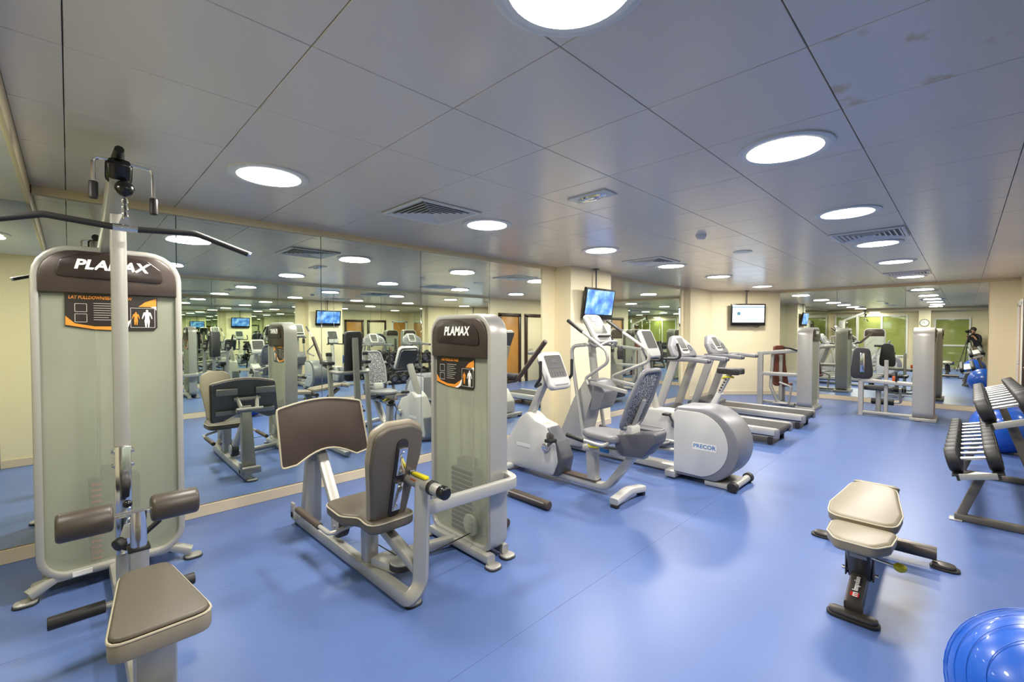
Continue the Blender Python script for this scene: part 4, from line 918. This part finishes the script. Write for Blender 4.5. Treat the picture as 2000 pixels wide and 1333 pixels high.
B().tube([(LX + 0.3, 0.85, 0.5), (LX + 0.46, 0.85, 0.2), (LX + 0.46, 1.1, 0.2)], 0.022, 10, fil=0.05).build('leg_lever', 'lsilver', LE)
B().cyl((LX + 0.46, 0.95, 0.2), (LX + 0.46, 1.3, 0.2), 0.06, seg=20, bev=0.015).build('ankle_roller', 'black', LE)
B().tube([(LX - 0.05, 0.9, 0.62), (LX - 0.3, 0.86, 0.7), (LX - 0.32, 0.86, 0.85)], 0.016, 10, fil=0.05).build('side_handle', 'black', LE)
B().box((LX - 0.22, 0.9, 0.72), (0.03, 0.05, 0.1), bev=0.006).build('adjusting_block', 'tag', LE)

# ---------------------------------------------------------------- dumbbell rack and dumbbells
DR = thing('dumbbell_rack', (6.3, -0.2, 0), 'two-tier grey steel dumbbell rack along the right-hand mirror', 'dumbbell rack')
for x in (5.30, 7.0):
    B().tube([(x, 0.04, 0.03), (x, -0.56, 0.03)], 0, rect=(0.06, 0.06)).build('floor_runner', 'rack', DR)
    B().tube([(x, 0.0, 0.05), (x, -0.12, 0.42)], 0, rect=(0.06, 0.05), up=(1, 0, 0)).build('front_leg', 'rack', DR)
    B().tube([(x, -0.27, 0.85), (x, -0.52, 0.06)], 0, rect=(0.06, 0.05), up=(1, 0, 0)).build('rear_leg', 'rack', DR)
    B().box((x, 0.03, 0.006), (0.1, 0.08, 0.012), bev=0.003).build('foot_plate', 'silver', DR)
def tier(yc, zc, tilt):
    X = frame((6.3, yc, zc), (1, 0, 0), (0, -math.cos(R(tilt)), math.sin(R(tilt))))
    n = X.to_3x3().col[2]
    s = 1 if n.z > 0 else -1
    sh = B(X)
    for yy in (-0.118, 0.118):
        sh.box((0, yy, 0.0), (2.36, 0.07, 0.01), bev=0.002).box((0, yy, -s * 0.02), (2.36, 0.02, 0.04))
    sh.build('tier_shelf', 'black', DR)
    for k in range(2):
        B(X).box(((-1.08, 1.08)[k], 0.0, -s * 0.012), (0.12, 0.11, 0.006), rot=(0, 0, 35)).build('shelf_gusset', 'silver', DR)
    for sx in (-1.18, 1.18): B(X).box((sx, 0, -s * 0.01), (0.012, 0.22, 0.05), bev=0.003).build('shelf_end', 'silver', DR)
    return X, s
def dumbbell(r, L):
    o = thing('dumbbell', (0, 0, 0), '', 'dumbbell')
    B().cyl((0, -L / 2, 0), (0, L / 2, 0), 0.014, seg=14).build('handle', 'steel', o)
    for s in (-1, 1):
        B().cyl((0, s * L / 2, 0), (0, s * (L / 2 + 0.085), 0), r, seg=26, bev=0.015).build('head', 'black', o)
        B().cyl((0, s * (L / 2 + 0.082), 0), (0, s * (L / 2 + 0.088), 0), r * 0.55, seg=20).build('head_disc', 'dgrey', o)
    return o
for (yc, zc, tilt, rb, re, grp, lab) in ((-0.09, 0.44, 14, 0.1, 0.075, 'dumbbells on the lower tier', 'black dumbbell with steel handle on lower rack tier, %s from the weight bench end'),
                                        (-0.27, 0.89, 20, 0.098, 0.07, 'dumbbells on the upper tier', 'black dumbbell with steel handle on upper rack tier, %s from the weight bench end')):
    X, s = tier(yc, zc, tilt)
    for k in range(10):
        r = rb + (re - rb) * k / 9
        o = dumbbell(r, 0.15)
        p = X @ Vector((-1.06 + k * 0.2355, 0, s * (r + 0.012)))
        o.location = p; o.rotation_euler = (R(-tilt), 0, 0)
        tag(o, lab % ('first', 'second', 'third', 'fourth', 'fifth', 'sixth', 'seventh', 'eighth', 'ninth', 'tenth')[k], 'dumbbell', grp)

# ---------------------------------------------------------------- adjustable bench
AB = thing('weight_bench', (3.6, 0.41, 0), 'adjustable beige padded bench on dark metal frame with yellow knob', 'weight bench')
ya = 0.41
B().tube([(3.05, ya, 0.065), (3.5, ya, 0.24), (4.12, ya, 0.12)], 0, rect=(0.085, 0.075), fil=0.1).build('main_beam', 'bench_metal', AB)
B(T((3.04, ya - 0.0, 0)) @ Matrix.Rotation(R(90), 4, 'Z')).prism(rrect(0.24, 0.09, 0.044), 0.02, bev=0.004).build('front_foot', 'black', AB)
B(T((3.04, ya, 0.02)) @ Matrix.Rotation(R(90), 4, 'Z')).prism(rrect(0.22, 0.07, 0.034), 0.02, bev=0.004).build('front_foot_plate', 'bench_metal', AB)
B().cyl((4.14, ya - 0.3, 0.085), (4.12, ya + 0.3, 0.085), 0.045, seg=20).build('rear_crossbar', 'bench_metal', AB)
for s in (-1, 1):
    B(T((4.13, ya + s * 0.34, 0))).prism(rrect(0.11, 0.15, 0.05), 0.014, bev=0.003).build('rear_foot', 'black', AB)
    B(T((4.13, ya + s * 0.335, 0.014))).prism(rrect(0.09, 0.12, 0.04), 0.02, bev=0.006).build('rear_foot_plate', 'bench_metal', AB)
B().tube([(3.30, ya, 0.16), (3.2, ya, 0.41)], 0, rect=(0.12, 0.10), up=(1, 0, 0)).build('seat_post', 'bench_metal', AB)
for s in (-1, 1):
    B().box((3.27, ya + s * 0.064, 0.22), (0.06, 0.008, 0.14), bev=0.003).build('side_plate', 'bench_metal', AB)
    B().cyl((3.27, ya + s * 0.05, 0.18), (3.27, ya + s * 0.085, 0.18), 0.012, seg=12).build('bolt', 'chrome', AB)
    B().tube([(3.5, ya + s * 0.05, 0.22), (3.8, ya + s * 0.05, 0.46)], 0, rect=(0.04, 0.03), up=(0, 1, 0)).build('back_support', 'bench_metal', AB)
B().cyl((3.22, ya - 0.05, 0.30), (3.22, ya - 0.16, 0.29), 0.01, seg=12).build('knob_stem', 'chrome', AB)
B().sph((3.22, ya - 0.18, 0.29), 0.025, sc=(1, 1.2, 1)).build('adjusting_knob', 'yellow', AB)
B(frame((3.187, ya, 0.30), (0, -1, 0), (-0.37, 0, 0.93))).box((0, 0, 0.002), (0.08, 0.024, 0.002)).build('rating_plate', 'pgrey', AB)
lx = frame((3.112, ya + 0.005, 0.142), (0.55, 0.0, 0.45), (0, 1, 0))
lo2 = frame((3.16, ya, 0.1505), (0.9321, 0, 0.3622), (0, 1, 0))
B(lo2).box((-0.08, 0.0, 0.002), (0.03, 0.04, 0.001)).build('logo_tile', 'red', AB)
text('m', 0.045, lo2 @ T((-0.08, 0, 0.0032)), 'pwhite', AB, 'logo_letter', bold=0.001)
text('Impulse', 0.035, lo2 @ T((0.0, 0, 0.0032)), 'pwhite', AB, 'lettering', bold=0.001)
seat = [(p.x, p.y) for p in fillet([(-0.17, 0.085, 0), (-0.17, -0.085, 0), (-0.05, -0.14, 0), (0.17, -0.15, 0), (0.17, 0.15, 0), (-0.05, 0.14, 0)], 0.05, 4, True)]
pad(AB, 'seat', seat, 0.07, T((3.07, ya - 0.02, 0.41)) @ Matrix.Rotation(R(3), 4, 'Y'), 'beige_vinyl', 'piping', 0.02)
back = [(p.x, p.y) for p in fillet([(0.0, 0.16, 0), (0.0, -0.16, 0), (0.18, -0.175, 0), (0.40, -0.14, 0), (0.58, -0.115, 0), (0.58, 0.115, 0), (0.40, 0.14, 0), (0.18, 0.175, 0)], 0.08, 4, True)]
pad(AB, 'backrest', back, 0.07, T((3.25, ya + 0.0, 0.43)) @ Matrix.Rotation(R(-7), 4, 'Y'), 'beige_vinyl', 'piping', 0.02)
hr = [(p.x, p.y) for p in fillet([(0.0, 0.12, 0), (0.0, -0.12, 0), (0.13, -0.115, 0), (0.13, 0.115, 0)], 0.03, 4, True)]
pad(AB, 'head_pad', hr, 0.065, T((3.845, ya + 0.0, 0.502)) @ Matrix.Rotation(R(20), 4, 'Y'), 'beige_vinyl', 'piping', 0.02)

# ---------------------------------------------------------------- exercise balls
def ball(loc, r, lab):
    o = thing('exercise_ball', (loc[0], loc[1], 0), lab, 'exercise ball')
    B().sph((loc[0], loc[1], r * 0.97), r, 48, (1, 1, 0.97)).build('ball_skin', 'ball', o)
    rg = B(T((loc[0], loc[1], r * 0.97)) @ Vector((-0.86, 0.05, 0.5)).to_track_quat('Z', 'Y').to_matrix().to_4x4())
    for k in range(-5, 6):
        z = k * 0.16 * r; q = math.sqrt(max(0.01, r * r - z * z))
        rg.tube([(q * math.cos(a), q * math.sin(a), z) for a in [2 * math.pi * j / 48 for j in range(48)]], 0.0012, 5, closed=True)
    rg.build('moulded_rings', 'ball', o)
    B(T((loc[0], loc[1], r * 0.97)) @ Vector((-0.86, 0.05, 0.5)).to_track_quat('Z', 'Y').to_matrix().to_4x4()).cyl((0, 0, r * 0.985), (0, 0, r * 1.004), 0.012, seg=14).build('valve', 'pwhite', o)
ball((2.4, -0.26), 0.30, 'glossy blue exercise ball with ribbed rings beside the beige bench')
ball((8.7, -0.38), 0.325, 'glossy blue exercise ball behind the far end of the dumbbell rack')

# ---------------------------------------------------------------- wall clock
o = thing('wall_clock', (-0.19, 1.2, 1.95), 'round white wall clock on the pillar beside the entrance', 'clock')
ck = T((-0.199, 1.2, 1.95)) @ Matrix.Rotation(R(90), 4, 'Y')
B(ck).lathe([(0.0, 0), (0.15, 0), (0.16, 0.012), (0.15, 0.03), (0.138, 0.03), (0.136, 0.018), (0, 0.018)], seg=36).build('clock_case', 'grey', o)
B(ck).lathe([(0, 0.0185), (0.135, 0.0185), (0.135, 0.0195), (0, 0.0195)], seg=36).build('clock_face', 'pwhite', o)
b = B(ck)
for k in range(12): b.box((0.115 * math.cos(R(30 * k)), 0.115 * math.sin(R(30 * k)), 0.0205), (0.025, 0.008, 0.001), rot=(0, 0, 30 * k))
b.build('hour_marks', 'black', o)
B(ck).box((-0.03, 0.015, 0.022), (0.075, 0.01, 0.001), rot=(0, 0, -25)).build('hour_hand', 'black', o)
B(ck).box((0.0, 0.045, 0.0235), (0.007, 0.11, 0.001), rot=(0, 0, 10)).build('minute_hand', 'black', o)

# ---------------------------------------------------------------- photographer and tripod (seen in the far mirror)
fx, fy = math.cos(yaw), math.sin(yaw)
TP = thing('camera_tripod', (-0.11, -0.11, 0), 'black camera tripod with camera reflected in the far mirror', 'tripod')
ap = Vector((-0.10, -0.10, 1.38))
for a in (45.3, 165.3, 285.3):
    f_ = Vector((-0.10 + 0.42 * math.cos(R(a)), -0.10 + 0.42 * math.sin(R(a)), 0.02))
    m_ = ap.lerp(f_, 0.5)
    lg = B().cyl(ap, m_, 0.016, seg=12).cyl(m_, f_, 0.012, seg=12).build('leg', 'black', TP)
    B().sph(f_, 0.02, 12).build('rubber_tip', 'black', lg)
B().cyl((-0.10, -0.10, 1.2), (-0.10, -0.10, 1.47), 0.015, seg=14).cyl((-0.10, -0.10, 1.36), (-0.10, -0.10, 1.41), 0.045, seg=18, bev=0.01).build('centre_column', 'black', TP)
B().sph((-0.10, -0.10, 1.485), 0.028).box((-0.10, -0.10, 1.512), (0.06, 0.06, 0.014), rot=(0, 0, 45.3)).build('ball_head', 'black', TP)
CB = T((0, 0, 1.585)) @ Matrix.Rotation(yaw, 4, 'Z')
cmo = thing('photo_camera', (-0.12, -0.12, 1.519), 'black camera mounted on the tripod head', 'camera')
B(CB).box((-0.17, 0, -0.005), (0.07, 0.15, 0.11), bev=0.014).box((-0.17, 0, 0.06), (0.06, 0.06, 0.04), bev=0.012).build('camera_body', 'black', cmo)
B(CB).cyl((-0.135, 0, 0), (-0.04, 0, 0), 0.036, seg=24, bev=0.004).build('camera_lens', 'gloss_black', cmo)
PE = thing('person', (-0.42, -0.36, 0), 'person in dark shirt standing behind the camera tripod', 'person')
def skin_body(name, verts, edges, rad, mats, parent, zones):
    me = bpy.data.meshes.new(name); me.from_pydata([Vector(v) - OFF[parent] for v in verts], edges, [])
    o = bpy.data.objects.new(name, me); COL.objects.link(o)
    sk = o.modifiers.new('skin', 'SKIN'); sk.use_smooth_shade = True
    for i, r in enumerate(rad): me.skin_vertices[0].data[i].radius = r if isinstance(r, tuple) else (r, r)
    me.skin_vertices[0].data[0].use_root = True
    sb = o.modifiers.new('sub', 'SUBSURF'); sb.levels = 2; sb.render_levels = 2
    dg = bpy.context.evaluated_depsgraph_get()
    m2 = bpy.data.meshes.new_from_object(o.evaluated_get(dg)); m2.name = name
    bpy.data.objects.remove(o)
    for k in mats: m2.materials.append(M[k])
    for p in m2.polygons:
        p.use_smooth = True; p.material_index = zones(p.center)
    q = bpy.data.objects.new(name, m2); COL.objects.link(q); q.parent = parent; OFF[q] = OFF[parent]
    return q
# local axes of the figure: f = towards the camera's view direction, s = sideways (left)
f3 = Vector((fx, fy, 0)); s3 = Vector((-fy, fx, 0)); P0 = Vector((-0.46, -0.34, 0))
def pp(a, s, z): return P0 + f3 * a + s3 * s + Vector((0, 0, z))
V_ = [pp(-0.06, 0, 0.93), pp(-0.03, 0, 1.08), pp(0.02, 0, 1.26), pp(0.07, 0, 1.42), pp(0.12, 0, 1.50), pp(0.16, 0, 1.58), pp(0.18, 0, 1.68),
      pp(-0.05, 0.10, 0.88), pp(0.0, 0.12, 0.48), pp(-0.05, 0.13, 0.08), pp(0.09, 0.14, 0.035),
      pp(-0.05, -0.10, 0.88), pp(-0.02, -0.12, 0.48), pp(-0.06, -0.13, 0.08), pp(0.08, -0.14, 0.035),
      pp(0.07, 0.19, 1.40), pp(0.08, 0.25, 1.14), pp(0.22, 0.15, 1.30), pp(0.26, 0.11, 1.40),
      pp(0.07, -0.19, 1.40), pp(0.08, -0.25, 1.14), pp(0.20, -0.16, 1.30), pp(0.24, -0.12, 1.40)]
E_ = [(0, 1), (1, 2), (2, 3), (3, 4), (4, 5), (5, 6), (0, 7), (7, 8), (8, 9), (9, 10), (0, 11), (11, 12), (12, 13), (13, 14), (3, 15), (15, 16), (16, 17), (17, 18), (3, 19), (19, 20), (20, 21), (21, 22)]
Rd = [(0.15, 0.11), (0.14, 0.10), (0.15, 0.11), (0.15, 0.10), 0.055, 0.085, 0.075, 0.088, 0.06, 0.042, 0.035, 0.088, 0.06, 0.042, 0.035, 0.06, 0.045, 0.035, 0.03, 0.06, 0.045, 0.035, 0.03]
off = OFF[PE]
def zones(cn_):
    z = cn_.z
    if z < 0.07: return 3
    if z < 0.50: return 0
    if z < 0.97: return 2
    d = (Vector((cn_.x, cn_.y, 0)) + Vector((off.x, off.y, 0)) - P0)
    if z > 1.49: return 0
    if d.dot(f3) > 0.20: return 0
    return 1
bd = skin_body('body', V_, E_, Rd, ('skin', 'cloth', 'khaki', 'black'), PE, zones)
hc = pp(0.155, 0, 1.655)
B().sph(hc + Vector((-0.02 * fx, -0.02 * fy, 0.015)), 0.098, 20, (0.95, 0.95, 1.0)).build('hair', 'hair', PE)
for s in (-1, 1):
    # hand with five fingers closed near the camera
    h0 = pp(0.25, s * 0.115, 1.40)
    b = B().sph(h0, 0.036, 14, (1.0, 0.8, 1.15))
    for k, (ln, dz) in enumerate(((0.055, 0.03), (0.062, 0.012), (0.058, -0.006), (0.046, -0.024))):
        a0 = h0 + f3 * 0.02 + Vector((0, 0, dz)); a1 = a0 + f3 * ln * 0.6 - s3 * s * 0.006; a2 = a1 + f3 * ln * 0.15 - s3 * s * ln * 0.55
        b.tube([a0, a1, a2], 0.0085, 8)
    a0 = h0 + Vector((0, 0, 0.03)) - s3 * s * 0.01; b.tube([a0, a0 + f3 * 0.025 - s3 * s * 0.02 + Vector((0, 0, 0.012)), a0 + f3 * 0.05 - s3 * s * 0.03], 0.0095, 8)
    b.build('hand', 'skin', PE)
